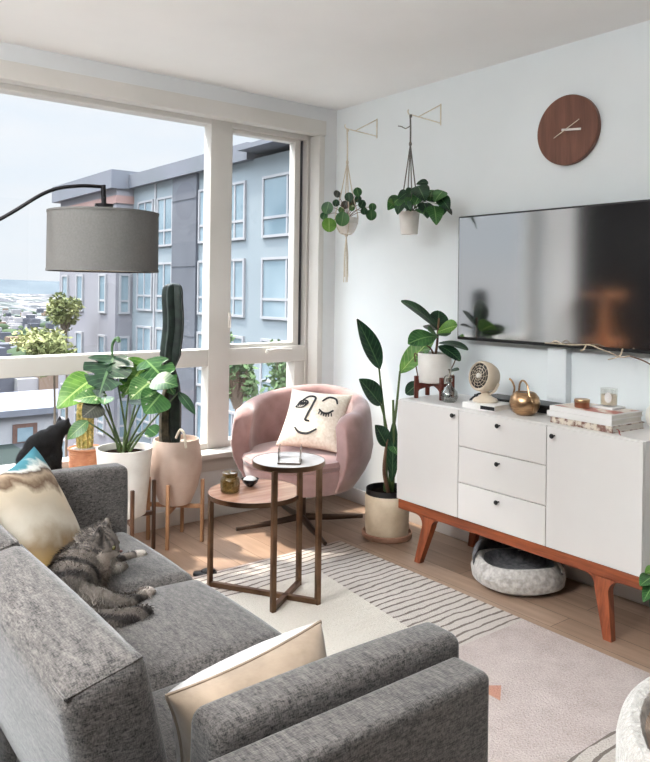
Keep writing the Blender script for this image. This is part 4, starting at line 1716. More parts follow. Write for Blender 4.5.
for bs_, tp_, W, mt, nr, bl, sh_, nc in (
    ((1.506,3.927,0.966), (1.329,3.938,0.829), .165, 'leaf_lime', (-.3, -.7, .7), .14, heart, None),
    ((1.605,3.900,1.082), (1.494,3.809,0.895), .23, 'leaf_deep', (-.5, -.7, .55), .14, heart, cuts),
    ((1.605,3.900,1.077), (1.621,3.786,0.963), .12, 'leaf_deep', (-.3, -.8, .4), .12, heart, cuts),
    ((1.781,3.864,1.050), (1.650,3.839,0.890), .17, 'leaf_lime', (-.4, -.8, .5), .10, heart, cuts),
    ((1.776,3.867,1.055), (1.850,3.695,0.892), .18, 'leaf_mid', (-.1, -.8, .6), .14, heart, cuts),
    ((1.734,3.722,0.951), (1.618,3.687,0.879), .13, 'leaf_vari', (-.4, -.7, .5), .12, heart, None),
    ((1.743,3.716,0.957), (1.825,3.600,0.937), .12, 'leaf_mid', (-.2, -.7, .7), .14, heart, None),
    ((1.763,3.649,0.893), (1.667,3.622,0.810), .15, 'leaf_mid', (-.3, -.8, .5), .10, heart, None),
    ((1.494,3.809,0.848), (1.407,3.801,0.789), .11, 'leaf_dusky', (-.3, -.9, .4), .10, heart, None),
    ((1.534,3.815,0.881), (1.381,3.847,0.868), .10, 'leaf_vari', (-.4, -.6, .7), .16, heart, None),
    ((1.530,3.819,0.880), (1.488,3.738,0.852), .08, 'leaf_vari', (-.3, -.8, .5), .10, heart, None),
    ((1.890,3.702,0.889), (1.931,3.594,0.785), .05, 'leaf_deep', (-.2, -.8, .5), .10, lance, None),
    ((1.694,3.652,0.720), (1.709,3.589,0.697), .075, 'leaf_mid', (-.3, -.9, .3), .05, rnd, None),
    ((1.431,3.807,0.760), (1.340,3.828,0.678), .07, 'leaf_vari', (-.3, -.8, .5), .14, lance, None),
    ((1.703,3.899,0.990), (1.646,3.868,0.866), .08, 'leaf_lime', (-.4, -.8, .4), .10, heart, cuts),
    ((1.731,3.801,0.921), (1.829,3.800,0.970), .11, 'leaf_mid', (-.4, -.7, .6), .10, heart, cuts),
    ((1.659,3.781,0.864), (1.676,3.641,0.849), .07, 'leaf_deep', (-.3, -.8, .5), .10, heart, None),
):
    bleaf(bs_, V(bs_).lerp(V(tp_), 1.08), W * 1.12, M[mt], mo, nr, bl, .12, sh_, notch=nc, nt=36 if nc else 14, ns=4 if nc else 3)
b = MB()
stalk(b, [(1.601,3.903,1.060), (1.596,3.907,1.126), (1.604,3.900,1.164), (1.617,3.878,1.181), (1.617,3.865,1.160)], .006, .011)
part('furled_leaf', b, M['leaf_deep'], mo)

KC = V((1.992, 3.918, 0))
kz = stand(KC, .158, .36, math.radians(-42), M['standwood'], 'light wood stand under the tan cactus pot by the window')
ct = thing('potted_cactus', 'tall dark green column cactus in a rounded tan pot near the window', 'plant', kz)
pot([(0, .001), (.075, .001), (.090, .008), (.128, .10), (.149, .20), (.150, .24), (.134, .35), (.127, .372), (.121, .372), (.118, .345), (0, .34)], kz, M['pottan'], ct)
fill(kz, .117, .352, M['gravel'], ct, 'gravel')
kt = kz + V((0, 0, .345))
b = MB()
b.tube(bez([(1.909,3.890,0.565), (1.903,3.895,0.679), (1.915,3.898,0.819), (1.936,3.894,0.932)], 14), [.030, .028, .027, .026, .026, .026, .026, .025, .024, .020], 20, star=(5, .12))
part('old_trunk', b, M['bark'], ct, 'brown corky older stem')
b = MB()
b.tube(bez([(1.972,3.892,0.558), (1.966,3.897,0.701), (1.955,3.892,0.874), (1.940,3.891,1.000)], 12), [.026, .030, .034, .036, .038, .040, .040, .040, .038, .036, .032, .026, .02], 25, star=(5, .24))
part('lower_column', b, M['cactus'], ct)
b = MB()
P_ = bez([(1.940,3.891,0.994), (1.939,3.892,1.074), (1.951,3.883,1.245), (1.945,3.887,1.387), (1.945,3.888,1.456), (1.944,3.888,1.484)], 30)
rr = []
for i in range(len(P_)):
    t = i / (len(P_) - 1)
    rr.append(.051 * (min(1, .40 + t * 3.0)) * (1 if t < .60 else math.sqrt(max(.015, 1 - ((t - .60) / .403) ** 2.4))))
b.tube(P_, rr, 30, star=(5, .26))
part('upper_column', b, M['cactus'], ct)
b = MB()
b.tube(bez([(1.902,3.743,0.630), (1.910,3.712,0.678), (1.918,3.680,0.660), (1.927,3.673,0.584)], 10), .007, 7)
part('dry_shoot', b, M['cord'], ct, 'pale drooping dry shoot')

# ---- small golden cactus in terracotta on the sill
TCt = V((1.560, 4.195, .415))
tc_ = thing('potted_cactus', 'small golden cactus in a ringed terracotta pot on the window sill', 'plant', TCt)
pot([(0, 0), (.074, 0), (.080, .004), (.084, .115), (.092, .117), (.094, .126), (.088, .128), (.082, .12), (0, .115)], TCt, M['terracotta'], tc_, 44, lambda a, z: 1 + (.012 * math.sin(z * 420) if z < .112 else 0))
b = MB()
prof = [(.080, .004)]
for i in range(9):
    z = .012 + i * .0115
    prof += [(.081 + z * .03, z), (.0845 + z * .03, z + .005)]
prof += [(.083, .114)]
b.lathe(prof, TCt, 44)
part('ringed_wall', b, M['terracotta'], tc_)
fill(TCt, .083, .124, M['gravel'], tc_, 'gravel')
b = MB()
b.tube([TCt + V((0, 0, .112)), TCt + V((0, 0, .16)), TCt + V((0, 0, .30)), TCt + V((0, 0, .38)), TCt + V((0, 0, .41)), TCt + V((0, 0, .425))], [.040, .044, .045, .042, .030, .008], 44, star=(11, .10))
part('column', b, M['cactusgold'], tc_)
b = MB()
for i in range(420):
    a, z = RNG.uniform(0, 2 * PI), RNG.uniform(.125, .40)
    a = round(a / (2 * PI) * 11) / 11 * 2 * PI
    d = (dirv(a) + V((RNG.gauss(0, .35), RNG.gauss(0, .35), RNG.gauss(0, .4)))).normalized()
    p = TCt + dirv(a) * .045 + V((0, 0, z))
    e = d.cross(V((0, 0, 1))).normalized() * .0009
    b.add([p - e, p + e, p + d * .016], [(0, 1, 2)])
part('spines', b, M['creamcloth'], tc_, kind='stuff')

# ---- two hanging planters on wall brackets
def bracket(y, z, reach, label):
    t = thing('wall_bracket', label, 'bracket', (XW, y, z), 0, 'triangular wall brackets')
    b_ = MB()
    b_.tube([(XW - .004, y, z + .055), (XW - .004, y, z - .075)], .004, 8)
    b_.tube([(XW - .004, y, z - .062), (XW - reach, y, z - .05)], .0035, 8)
    b_.tube([(XW - .004, y, z + .05), (XW - reach + .07, y, z - .052)], .0035, 8)
    b_.tube(bez([(XW - reach, y, z - .05), (XW - reach - .012, y, z - .048), (XW - reach - .02, y, z - .036), (XW - reach - .016, y, z - .024)], 8), .0035, 8)
    part('rod', b_, M['rod'], t)
    return V((XW - reach + .004, y, z - .054))


HP1 = bracket(3.745, 2.555, .262, 'gold triangular wall bracket nearer the window with a cream macrame cord')
HP2 = bracket(3.165, 2.545, .262, 'gold triangular wall bracket nearer the television with a grey cord')


def planter(top, zrim, zbot, r0, r1, corded, label, tassel, facets=0):
    c = V((top.x, top.y, 0))
    t = thing('hanging_planter', label, 'hanging plant', (c.x, c.y, zbot - .01))
    kn = V((c.x, c.y, zrim + (.36 if tassel else .40)))
    b_ = MB()
    b_.tube(bez([V((top.x - .004, top.y, top.z + .002)), (c.x, c.y, lerp(kn.z, top.z, .5)), kn], 8), .005, 7)
    b_.ell(kn, (.009, .009, .016), None, 10, 8)
    b_.tube([top + V((0, 0, -.012)), top + V((0, 0, .004))], .008, 8)
    for k in range(4):
        d = dirv(PI / 4 + k * PI / 2 + .3)
        low = [c + d * (r1 + .005) + V((0, 0, zbot + .01)), c + V((0, 0, zbot - .012))] if tassel else []
        b_.tube(bez([kn, c + d * r0 * .55 + V((0, 0, zrim + .15)), c + d * (r0 + (.004 if tassel else -.002)) + V((0, 0, zrim))] + low, 16), .0036, 6)
    if tassel:
        b_.ell(c + V((0, 0, zbot - .012)), .011, None, 10, 8)
    else:                                      # loose cord ends at the top knot
        b_.tube(bez([top + V((0, 0, -.06)), top + V((-.01, .03, -.075)), top + V((-.02, .055, -.06)), top + V((-.03, .075, -.055))], 8), .003, 6)
    if tassel:
        for k in range(9):
            d = dirv(k * .698) * .012
            b_.tube([c + V((0, 0, zbot - .012)), c + d + V((0, 0, zbot - .14)), c + d * 1.1 + V((0, 0, zbot - tassel - .02 * math.sin(k * 2.1)))], .003, 5)
    part('hanger', b_, M[corded], t)
    if facets:
        b_ = MB()
        b_.lathe([(0, zbot), (r1, zbot), (r0 * 1.06, zbot + (zrim - zbot) * .62), (r0, zrim), (r0 - .006, zrim), (r0 - .008, zrim - .02), (0, zrim - .022)], c, facets)
        o = part('pot', b_, M['potwhite'], t, ang=10)
    else:
        pot([(0, zbot), (r1 - .004, zbot), (r1, zbot + .004), (r0, zrim), (r0 - .005, zrim), (r0 - .007, zrim - .02), (0, zrim - .022)], c, M['potwhite'], t)
    fill(c, r0 - .008, zrim - .012, M['soil'], t)
    return t, V((c.x, c.y, zrim - .01))


p1, s1 = planter(HP1, 1.928, 1.826, .072, .042, 'cord', 'white faceted hanging pot of round-leaved greenery in a tasselled macrame hanger', .30, 8)
p2, s2 = planter(HP2, 1.922, 1.790, .062, .050, 'greycord', 'white smooth hanging pot of trailing heart-leaved greenery near the television', 0)

st1 = MB()
for (px_, r_, mt) in (
    ((2.966,3.774,1.983), 20, 'leaf_pilea'), ((2.938,3.720,1.869), 24, 'leaf_lime'), ((2.992,3.652,1.906), 23, 'leaf_pilea'),
    ((3.156,3.702,2.096), 15, 'leaf_pilea'), ((3.187,3.601,1.942), 18, 'leaf_pilea'), ((3.247,3.656,2.002), 13, 'leaf_pilea'),
    ((3.051,3.784,2.081), 13, 'leaf_dusky'), ((3.074,3.689,2.055), 15, 'leaf_deep'), ((3.166,3.668,2.016), 14, 'leaf_deep'),
    ((3.154,3.754,2.029), 14, 'leaf_deep'), ((2.974,3.819,1.935), 13, 'leaf_pilea'), ((3.105,3.766,2.013), 14, 'leaf_dusky'),
    ((3.034,3.772,2.020), 12, 'leaf_deep'), ((3.198,3.745,2.058), 12, 'leaf_deep'), ((3.022,3.705,1.969), 10, 'leaf_vari'),
    ((3.051,3.631,1.978), 10, 'leaf_vari'), ((3.125,3.599,1.962), 12, 'leaf_deep'),
):
    p = V(px_)
    R_ = r_ * .00196
    upv = V((RNG.uniform(-.4, .4), RNG.uniform(-.3, .3), 1)).normalized()
    stalk(st1, [s1, s1.lerp(p, .5) + V((0, 0, .03)), p], .0022, .0016, 8)
    bleaf(p + upv * R_, p - upv * R_, R_ * 2, M[mt], p1, tocam(p, RNG.uniform(.0, .5), (RNG.uniform(-.4, .4), RNG.uniform(-.4, .4), 0)), .06, .10, rnd, nt=10, ns=3)
part('stems', st1, M['brownstem'], p1)

st2 = MB()
for (ax, tp_, W, mt) in (
    ((3.045,3.179,2.006), (2.940,3.159,1.932), .085, 'leaf_mid'), ((3.091,3.168,2.039), (3.022,3.171,1.992), .06, 'leaf_deep'),
    ((3.108,3.104,2.069), (3.079,3.025,1.984), .10, 'leaf_deep'), ((3.113,3.075,2.032), (3.043,3.053,1.960), .08, 'leaf_mid'),
    ((3.108,3.053,1.966), (3.079,3.000,1.885), .085, 'leaf_deep'), ((3.139,3.003,1.947), (3.105,2.954,1.849), .09, 'leaf_mid'),
    ((3.179,2.972,2.034), (3.104,2.955,1.974), .075, 'leaf_mid'), ((3.166,2.983,1.999), (3.158,2.912,1.930), .075, 'leaf_deep'),
    ((3.174,3.078,2.014), (3.168,3.032,1.980), .06, 'leaf_deep'), ((3.067,3.110,1.996), (3.007,3.081,1.943), .065, 'leaf_mid'),
    ((3.008,3.106,1.968), (3.003,3.059,1.918), .05, 'leaf_deep'), ((3.198,2.957,1.936), (3.187,2.915,1.898), .028, 'leaf_dusky'),
    ((2.990,3.171,1.960), (2.922,3.148,1.964), .05, 'leaf_lime'), ((3.197,3.110,2.102), (3.137,3.132,2.087), .04, 'leaf_deep'),
    ((3.076,3.053,1.934), (3.061,3.014,1.901), .06, 'leaf_mid'), ((3.004,3.135,1.958), (2.949,3.101,1.900), .055, 'leaf_deep'),
    ((3.123,3.168,2.065), (3.082,3.150,2.001), .06, 'leaf_deep'), ((3.202,3.081,2.052), (3.150,3.046,1.986), .065, 'leaf_mid'),
    ((3.214,2.996,1.981), (3.166,2.957,1.905), .06, 'leaf_deep'),
):
    p = V(ax)
    stalk(st2, [s2 + V((RNG.uniform(-.02, .02), RNG.uniform(-.02, .02), 0)), s2.lerp(p, .55) + V((0, 0, .045)), p], .0025, .0016, 8)
    bleaf(p, p.lerp(V(tp_), 1.18), W * 1.05, M[mt], p2, tocam(p, .5, (RNG.uniform(-.3, .3), 0, 0)), .16, .14, heart, nt=12, ns=3)
part('stems', st2, M['stem'], p2)

# ---- plant on the floor right of the cabinet, only its leaves reach into view
RP = V((3.12, 1.36, 0))
rp = thing('potted_plant', 'green bushy plant on the floor just right of the cabinet at the picture edge', 'plant', RP)
pot([(0, 0), (.09, 0), (.10, .006), (.112, .16), (.108, .162), (.103, .14), (0, .135)], RP, M['potwhite'], rp)
fill(RP, .104, .145, M['soil'], rp)
sr = MB()
for (bs_, tp_, W, mt) in (
    ((2.817,1.503,0.350), (2.723,1.500,0.338), .06, 'leaf_mid'), ((2.807,1.486,0.335), (2.714,1.482,0.285), .055, 'leaf_mid'),
    ((2.867,1.514,0.363), (2.795,1.520,0.366), .045, 'leaf_lime'), ((2.828,1.469,0.308), (2.754,1.476,0.258), .05, 'leaf_deep'),
    ((2.904,1.485,0.403), (2.840,1.485,0.476), .06, 'leaf_mid'), ((2.871,1.436,0.367), (2.874,1.382,0.325), .06, 'leaf_mid'),
    ((2.917,1.476,0.435), (2.932,1.413,0.497), .06, 'leaf_deep'), ((2.807,1.434,0.343), (2.737,1.413,0.288), .06, 'leaf_lime')):
    stalk(sr, [RP + V((0, 0, .14)), RP.lerp(V(bs_), .5) + V((0, 0, .12)), bs_], .004, .002, 8)
    bleaf(bs_, tp_, W, M[mt], rp, tocam(bs_, .6), .16, .14, heart)
part('stems', sr, M['stem'], rp)

# ================================================================== things on the cabinet
TOP = .855
# glass mister
mi = thing('glass_mister', 'small round clear glass plant mister in front of the mahogany stand', 'mister', (3.046,2.783,0.855))
c = V(mi.location)
b = MB()
b.lathe([(0, 0), (.030, 0), (.044, .012), (.050, .034), (.044, .058), (.026, .078), (.015, .090), (.014, .112), (.016, .114), (.012, .114), (.012, .092), (.023, .076), (.040, .057), (.046, .034), (.041, .014), (0, .004)], c, 30)
part('bottle', b, M['clear'], mi)
b = MB()
b.lathe([(0, .111), (.017, .111), (.017, .128), (.010, .133), (.008, .150), (0, .152)], c, 20)
b.tube([c + V((0, 0, .142)), c + V((-.012, -.040, .150))], .005, 8)
b.tube(bez([c + V((.004, .010, .140)), c + V((.006, .036, .136)), c + V((.004, .044, .112))], 8), .003, 6)
b.cyl(c + V((0, 0, .150)), c + V((0, 0, .175)), .003, n=8)
b.cyl(c + V((0, 0, .173)), c + V((0, 0, .179)), .009, n=12)
part('pump_head', b, M['chrome'], mi, 'metal pump head')
b = MB()
b.tube([c + V((0, 0, .02)), c + V((0, 0, .112))], .003, 6)
part('dip_tube', b, M['blackmetal'], mi)

# book under the fan
def book(name_label, c0, sx_, sy_, h, ang, cover, z, group=None, spine=None, spine_lab=None):
    """closed book: covers, spine, page block; c0 centre"""
    Mx = Matrix.Rotation(ang, 4, 'Z')
    cz = V((c0[0], c0[1], z))
    t = thing('book', name_label, 'book', cz, 0, group)
    b_ = MB()
    b_.rbox(cz + V((0, 0, .0015)), (sx_, sy_, .003), .0008, 1, M=Mx)
    b_.rbox(cz + V((0, 0, h - .0015)), (sx_, sy_, .003), .0008, 1, M=Mx)
    b_.rbox(cz + Mx @ V((-sx_ / 2 + .002, 0, h / 2)), (.004, sy_, h - .002), .0008, 1, M=Mx)
    part('cover', b_, cover, t)
    b_ = MB()
    b_.rbox(cz + Mx @ V((.002, 0, h / 2)), (sx_ - .012, sy_ - .010, h - .0062), 0, M=Mx)
    part('pages', b_, M['paper'], t)
    if spine:
        b_ = MB()
        b_.rbox(cz + Mx @ V((-sx_ / 2 - .0003, spine[0], h / 2)), (.0012, spine[1], spine[2]), 0, M=Mx)
        part('spine_label', b_, M['black'], t, spine_lab)
    return t


bk = book('white book with a black spine label lying under the fan', (3.055, 2.52), .17, .20, .030, math.radians(4), M['bookwhite'], TOP, None, (-.055, .085, .018), 'black label')

# desk fan
FN = V((3.065, 2.548, TOP + .030))
fan = thing('desk_fan', 'cream round air-circulator fan standing on the white book', 'fan', FN)
b = MB()
b.lathe([(0, 0), (.062, 0), (.066, .006), (.060, .016), (.038, .026), (.022, .040), (.020, .052), (0, .054)], FN, 36)
part('base', b, M['cream_plastic'], fan)
hc = FN + V((0, 0, .128))
fd = V((-.88, .10, .18)).normalized()
Rq = V((0, 0, 1)).rotation_difference(fd).to_matrix().to_4x4()
b = MB()
b.lathe([(.067, .050), (.072, .052), (.078, .044), (.080, .025), (.078, -.004), (.066, -.038), (.044, -.060), (.020, -.068), (0, -.070)], hc, 48, Rq)
part('housing', b, M['cream_plastic'], fan)
b = MB()
for r_ in (.066, .052, .038, .024):
    b.tube([hc + Rq @ V((r_ * math.cos(2 * PI * k / 40), r_ * math.sin(2 * PI * k / 40), .046 + .010 * (1 - r_ / .07))) for k in range(41)], .0011, 5)
for k in range(12):
    a = 2 * PI * k / 12
    b.tube([hc + Rq @ V((r_ * math.cos(a + r_ * 9), r_ * math.sin(a + r_ * 9), .046 + .010 * (1 - r_ / .07))) for r_ in (.012, .03, .05, .068)], .0010, 5)
part('grille', b, M['cream_plastic'], fan)
b = MB()
for k in range(3):
    a = 2 * PI * k / 3
    vs_, fs_ = [], []
    for i in range(7):
        for j in range(5):
            r_ = .012 + .048 * i / 6
            aa = a + (j / 4 - .5) * 1.1
            vs_.append(hc + Rq @ V((r_ * math.cos(aa), r_ * math.sin(aa), .012 + .02 * (j / 4))))
    for i in range(6):
        for j in range(4):
            q = i * 5 + j
            fs_.append((q, q + 1, q + 6, q + 5))
    b.add(vs_, fs_)
part('blades', b, M['darkgrille'], fan)
b = MB()
b.lathe([(0, .060), (.010, .059), (.013, .054), (.013, .045), (0, .045)], hc, 20, Rq)
part('hub', b, M['whiteplastic'], fan)
b = MB()
b.lathe([(.068, .044), (.070, .02), (.064, -.018), (0, -.019)], hc, 40, Rq)
part('back_plate', b, M['darkgrille'], fan)
b = MB()
for s_ in (-1, 1):
    b.tube(bez([FN + V((.004, s_ * .016, .040)), FN + V((.012, s_ * .050, .062)), FN + V((.014, s_ * .072, .10))], 8), .008, 8)
part('yoke', b, M['cream_plastic'], fan)

# watering can
WC = V((3.045, 2.285, TOP))
wc = thing('watering_can', 'round brass watering can with a thin spout on the cabinet', 'watering can', WC)
b = MB()
b.lathe([(0, 0), (.038, 0), (.058, .014), (.071, .040), (.074, .062), (.068, .088), (.054, .106), (.044, .112), (.042, .109), (.052, .100), (.064, .082), (.069, .062), (0, .03)], WC, 44)
part('body', b, M['brass'], wc)
b = MB()
b.tube(bez([WC + V((.015, .060, .050)), WC + V((.022, .088, .075)), WC + V((.02, .078, .12)), WC + V((.015, .088, .152)), WC + V((.012, .104, .166))], 18), [.010, .009, .008, .007, .006, .0055, .005, .005, .005, .005, .005, .005, .005, .005, .005, .005, .005, .005, .005], 10)
part('spout', b, M['brass'], wc)
b = MB()
b.tube(bez([WC + V((.0, .036, .110)), WC + V((.0, .030, .150)), WC + V((-.01, .005, .168)), WC + V((-.02, -.028, .150)), WC + V((-.028, -.048, .10)), WC + V((-.026, -.070, .06)), WC + V((-.02, -.067, .02))], 30), .0048, 8)
part('handle', b, M['brass'], wc)
b = MB()
b.lathe([(.0435, .1085), (.030, .109), (0, .105)], WC, 30)
part('mouth', b, M['darkbronze'], wc)

# flat black box lying behind
mb_ = thing('media_box', 'flat black box with cables lying behind the fan and watering can', 'media player', (3.22, 2.40, TOP))
b = MB()
b.box((3.15, 2.10, TOP), (3.30, 2.66, TOP + .042), .005)
part('case', b, M['black'], mb_)
b = MB()
b.tube(bez([(3.18, 2.62, TOP + .02), (3.17, 2.67, TOP + .05), (3.14, 2.70, TOP + .025), (3.16, 2.73, TOP + .006), (3.25, 2.74, TOP + .006)], 20), .005, 7)
b.tube(bez([(3.2, 2.62, TOP + .02), (3.15, 2.66, TOP + .035), (3.16, 2.70, TOP + .04), (3.22, 2.71, TOP + .006)], 18), .005, 7)
part('cable', b, M['black'], mb_)

# books with candle tin and glass candle
BA = math.radians(-3)
bz = TOP
for i, (lab, cx_, cy_, sx_, sy_, h, cov) in enumerate((
    ('book with a busy patterned spine at the bottom of the cabinet-top pile', 3.080, 1.915, .240, .325, .029, 'bookpattern'),
    ('plain white book in the middle of the cabinet-top pile', 3.078, 1.928, .240, .335, .026, 'bookwhite'),
    ('white book with a reddish pictured cover on top of the pile', 3.082, 1.922, .234, .328, .022, 'bookwhite'))):
    t = book(lab, (cx_, cy_), sx_, sy_, h, BA + (0, .02, -.01)[i], M[cov], bz, 'books piled at the right end of the cabinet')
    if i == 0:
        b = MB()
        Mx = Matrix.Rotation(BA, 4, 'Z')
        b.tube(bez([V((2.99, 1.79, bz + .015)), V((2.985, 1.752, bz + .014)), V((2.965, 1.735, bz + .003)), V((2.94, 1.715, bz + .002))], 10), .003, 6, flat=.4)
        part('ribbon', b, M['redribbon'], t, 'red ribbon marker')
    if i == 2:
        b = MB()
        b.rbox((cx_ + .004, cy_, bz + h + .0003), (.210, .300, .0008), 0, M=Matrix.Rotation(BA, 4, 'Z'))
        part('cover_picture', b, M['artcover'], t, 'reddish cover picture')
    bz += h
bz += .0008
ti = thing('candle_tin', 'small copper lidded tin standing on the pile of books', 'tin', (3.04, 1.965, bz))
c = V(ti.location)
b = MB()
b.lathe([(0, 0), (.031, 0), (.033, .002), (.033, .026), (0, .026)], c, 36)
part('body', b, M['copper'], ti)
b = MB()
b.lathe([(.034, .024), (.0345, .026), (.0345, .037), (.033, .039), (0, .039)], c, 36)
part('lid', b, M['brass'], ti)
tr_ = thing('coaster', 'pale square coaster under the glass candle on the books', 'coaster', (3.13, 1.885, bz))
c = V(tr_.location)
b = MB()
b.rbox(c + V((0, 0, .005)), (.105, .105, .010), .002, 1)
part('slab', b, M['marble'], tr_)
gc = thing('glass_candle', 'glass candle cup with an oval white label on a pale coaster', 'candle', c + V((0, 0, .010)))
c = V(gc.location)
b = MB()
b.lathe([(0, 0), (.034, 0), (.037, .004), (.038, .080), (.0365, .080), (.035, .006), (0, .006)], c, 36)
part('glass', b, M['candleglass'], gc)
b = MB()
b.lathe([(0, .0065), (.0345, .0065), (.0345, .052), (0, .050)], c, 32)
part('wax', b, M['wax'], gc)
b = MB()
b.cyl(c + V((0, 0, .05)), c + V((0, 0, .060)), .0012, n=6)
part('wick', b, M['black'], gc)
b = MB()
vs_ = [c + V((0, 0, .042))]
la = math.radians(205)
vs_ = []
nl = 20
for rr_ in (0, 1):
    for k in range(nl):
        a = 2 * PI * k / nl
        u, v_ = .016 * math.cos(a) * rr_, .024 * math.sin(a) * rr_
        vs_.append(c + dirv(la + u / .0385) * .0386 + V((0, 0, .042 + v_)))
b.add(vs_, [(k, (k + 1) % nl, nl + (k + 1) % nl, nl + k) for k in range(nl)])
part('label', b, M['bookwhite'], gc, 'oval white label')

# vase with dry branch at the cabinet's right rear corner
vz = thing('vase', 'white round vase with a dark rim at the rear right corner of the cabinet', 'vase', (3.235, 1.70, TOP))
c = V(vz.location)
b = MB()
b.lathe([(0, 0), (.035, 0), (.052, .02), (.060, .05), (.056, .085), (.040, .105), (.036, .115), (.033, .115), (.036, .103), (.052, .085), (.056, .05), (0, .01)], c, 36)
part('body', b, M['potwhite'], vz)
b = MB()
b.lathe([(.036, .113), (.039, .116), (.038, .121), (.033, .121), (.032, .113), (.036, .113)], c, 36)
part('rim', b, M['black'], vz, 'dark rim')
brn = thing('dry_branch', 'pale dry branch arching from the vase along the bottom edge of the television', 'branch', c + V((0, 0, .02)))
b = MB()
v0 = c + V((0, 0, .03))
P_ = bez([v0, c + V((.0, .0, .12)), c + V((-.01, -.01, .24)), (3.235,1.758,1.144), (3.235,1.845,1.169)], 24)
b.tube(P_, [lerp(.0045, .003, i / (len(P_) - 1)) for i in range(len(P_))], 7)
part('dark_stem', b, M['brownstem'], brn, 'dark lower stem')
b = MB()
b.tube(bez([(3.235,1.845,1.169), (3.235,1.895,1.160), (3.235,1.941,1.176), (3.235,1.998,1.191), (3.235,2.057,1.206), (3.235,2.151,1.200), (3.235,2.308,1.200)], 30), .0028, 7)
b.tube(bez([(3.235,1.905,1.160), (3.225,1.884,1.176), (3.220,1.874,1.200)], 8), .0035, 6)
b.tube(bez([(3.235,1.905,1.160), (3.225,1.924,1.152), (3.220,1.947,1.145)], 8), .0028, 6)
b.tube(bez([(3.235,2.073,1.205), (3.225,2.078,1.185), (3.220,2.091,1.175)], 8), .004, 6)
b.tube(bez([(3.235,2.208,1.201), (3.225,2.236,1.215), (3.220,2.262,1.203)], 8), .003, 6)
part('twigs', b, M['twig'], brn)


# ================================================================== cats
def fuse(name, mb, voxel, smooth, parent_, colour, mt):
    """melt overlapping closed shapes into one continuous skin"""
    me = mb.mesh('tmp')
    o = bpy.data.objects.new('tmp', me)
    COL.objects.link(o)
    r_ = o.modifiers.new('r', 'REMESH')
    r_.mode, r_.voxel_size = 'VOXEL', voxel
    s_ = o.modifiers.new('s', 'SMOOTH')
    s_.iterations, s_.factor = smooth, .5
    dg = bpy.context.evaluated_depsgraph_get()
    m2_ = bpy.data.meshes.new_from_object(o.evaluated_get(dg))
    bpy.data.objects.remove(o)
    W = WM[parent_.name]
    iv = W.inverted()
    ca = m2_.color_attributes.new('Col', 'FLOAT_COLOR', 'POINT')
    pts = []
    for i, v_ in enumerate(m2_.vertices):
        pts.append(v_.co.copy())
        ca.data[i].color = colour(v_.co, v_.normal)
    # surface samples for the hair
    tri = []
    m2_.calc_loop_triangles()
    for t in m2_.loop_triangles:
        tri.append((tuple(t.vertices), t.area))
    nrm = [v_.normal.copy() for v_ in m2_.vertices]
    for v_ in m2_.vertices:
        v_.co = iv @ v_.co
    for p in m2_.polygons:
        p.use_smooth = True
    m2_.name = name
    ob_ = bpy.data.objects.new(name, m2_)
    COL.objects.link(ob_)
    m2_.materials.clear()
    m2_.materials.append(mt)
    ob_.parent = parent_
    WM[ob_.name] = W
    return ob_, pts, nrm, tri


def hair(parent_, pts, nrm, tri, n, length, flow, colour, mt, keep=None):
    rg = random.Random(3)
    ids = rg.choices(range(len(tri)), weights=[t[1] for t in tri], k=n)
    b_ = MB()
    for i in ids:
        a, b2, c2 = tri[i][0]
        u, v_ = rg.random(), rg.random()
        if u + v_ > 1:
            u, v_ = 1 - u, 1 - v_
        p = pts[a] * (1 - u - v_) + pts[b2] * u + pts[c2] * v_
        nn = (nrm[a] + nrm[b2] + nrm[c2]).normalized()
        if keep and not keep(p):
            continue
        f = V(flow(p))
        d = (nn * .55 + f + V((rg.gauss(0, .22), rg.gauss(0, .22), rg.gauss(0, .22)))).normalized()
        L = length(p) * rg.uniform(.6, 1.2)
        e = d.cross(nn)
        if e.length < 1e-4:
            continue
        e = e.normalized() * .0011
        mid = p + d * L * .5 + nn * L * .08
        o = b_.add([p - e, p + e, mid + e * .8, mid - e * .8, p + d * L], [(0, 1, 2, 3), (3, 2, 4)])
        q = colour(p, nn)
        k = rg.uniform(.8, 1.2)
        q = (q[0] * k, q[1] * k, q[2] * k, 1)
        for t in range(5):
            b_.c[o + t] = q
    part('fur', b_, mt, parent_)


# tabby on the seat
tab = thing('cat', 'fluffy brown and grey tabby cat lying on the sofa seat', 'cat', (.93, 2.38, .455))
H_ = V((0.954,2.415,0.595))
hip, midb, chest = V((.800, 2.285, .525)), V((.880, 2.395, .530)), V((.955, 2.490, .535))
look = V((.80, -.60, -.16)).normalized()
lside = look.cross(V((0, 0, 1))).normalized()
lup = lside.cross(look)
b = MB()


def along(a, b2, ra, rb, n=7):
    for i in range(n):
        t = i / (n - 1)
        b.ell(a.lerp(b2, t), lerp(ra, rb, t), None, 12, 8)


along(hip, midb, .078, .088)
along(midb, chest, .088, .074)
along(chest, H_ - look * .02, .066, .052)
b.ell(hip + V((-.01, -.02, -.02)), (.075, .07, .065))
b.ell(H_, (.062, .060, .054))
b.ell(H_ + look * .046 - lup * .014, (.026, .025, .020))
b.ell(H_ + look * .032 - lup * .024, (.026, .028, .020))
for s_ in (-1, 1):
    e0 = H_ + lside * s_ * .036 + lup * .040
    b.tube([e0 - lup * .014, e0 + lup * .014 + lside * s_ * .006, e0 + lup * .046 + lside * s_ * .012], [.025, .019, .005], 10)
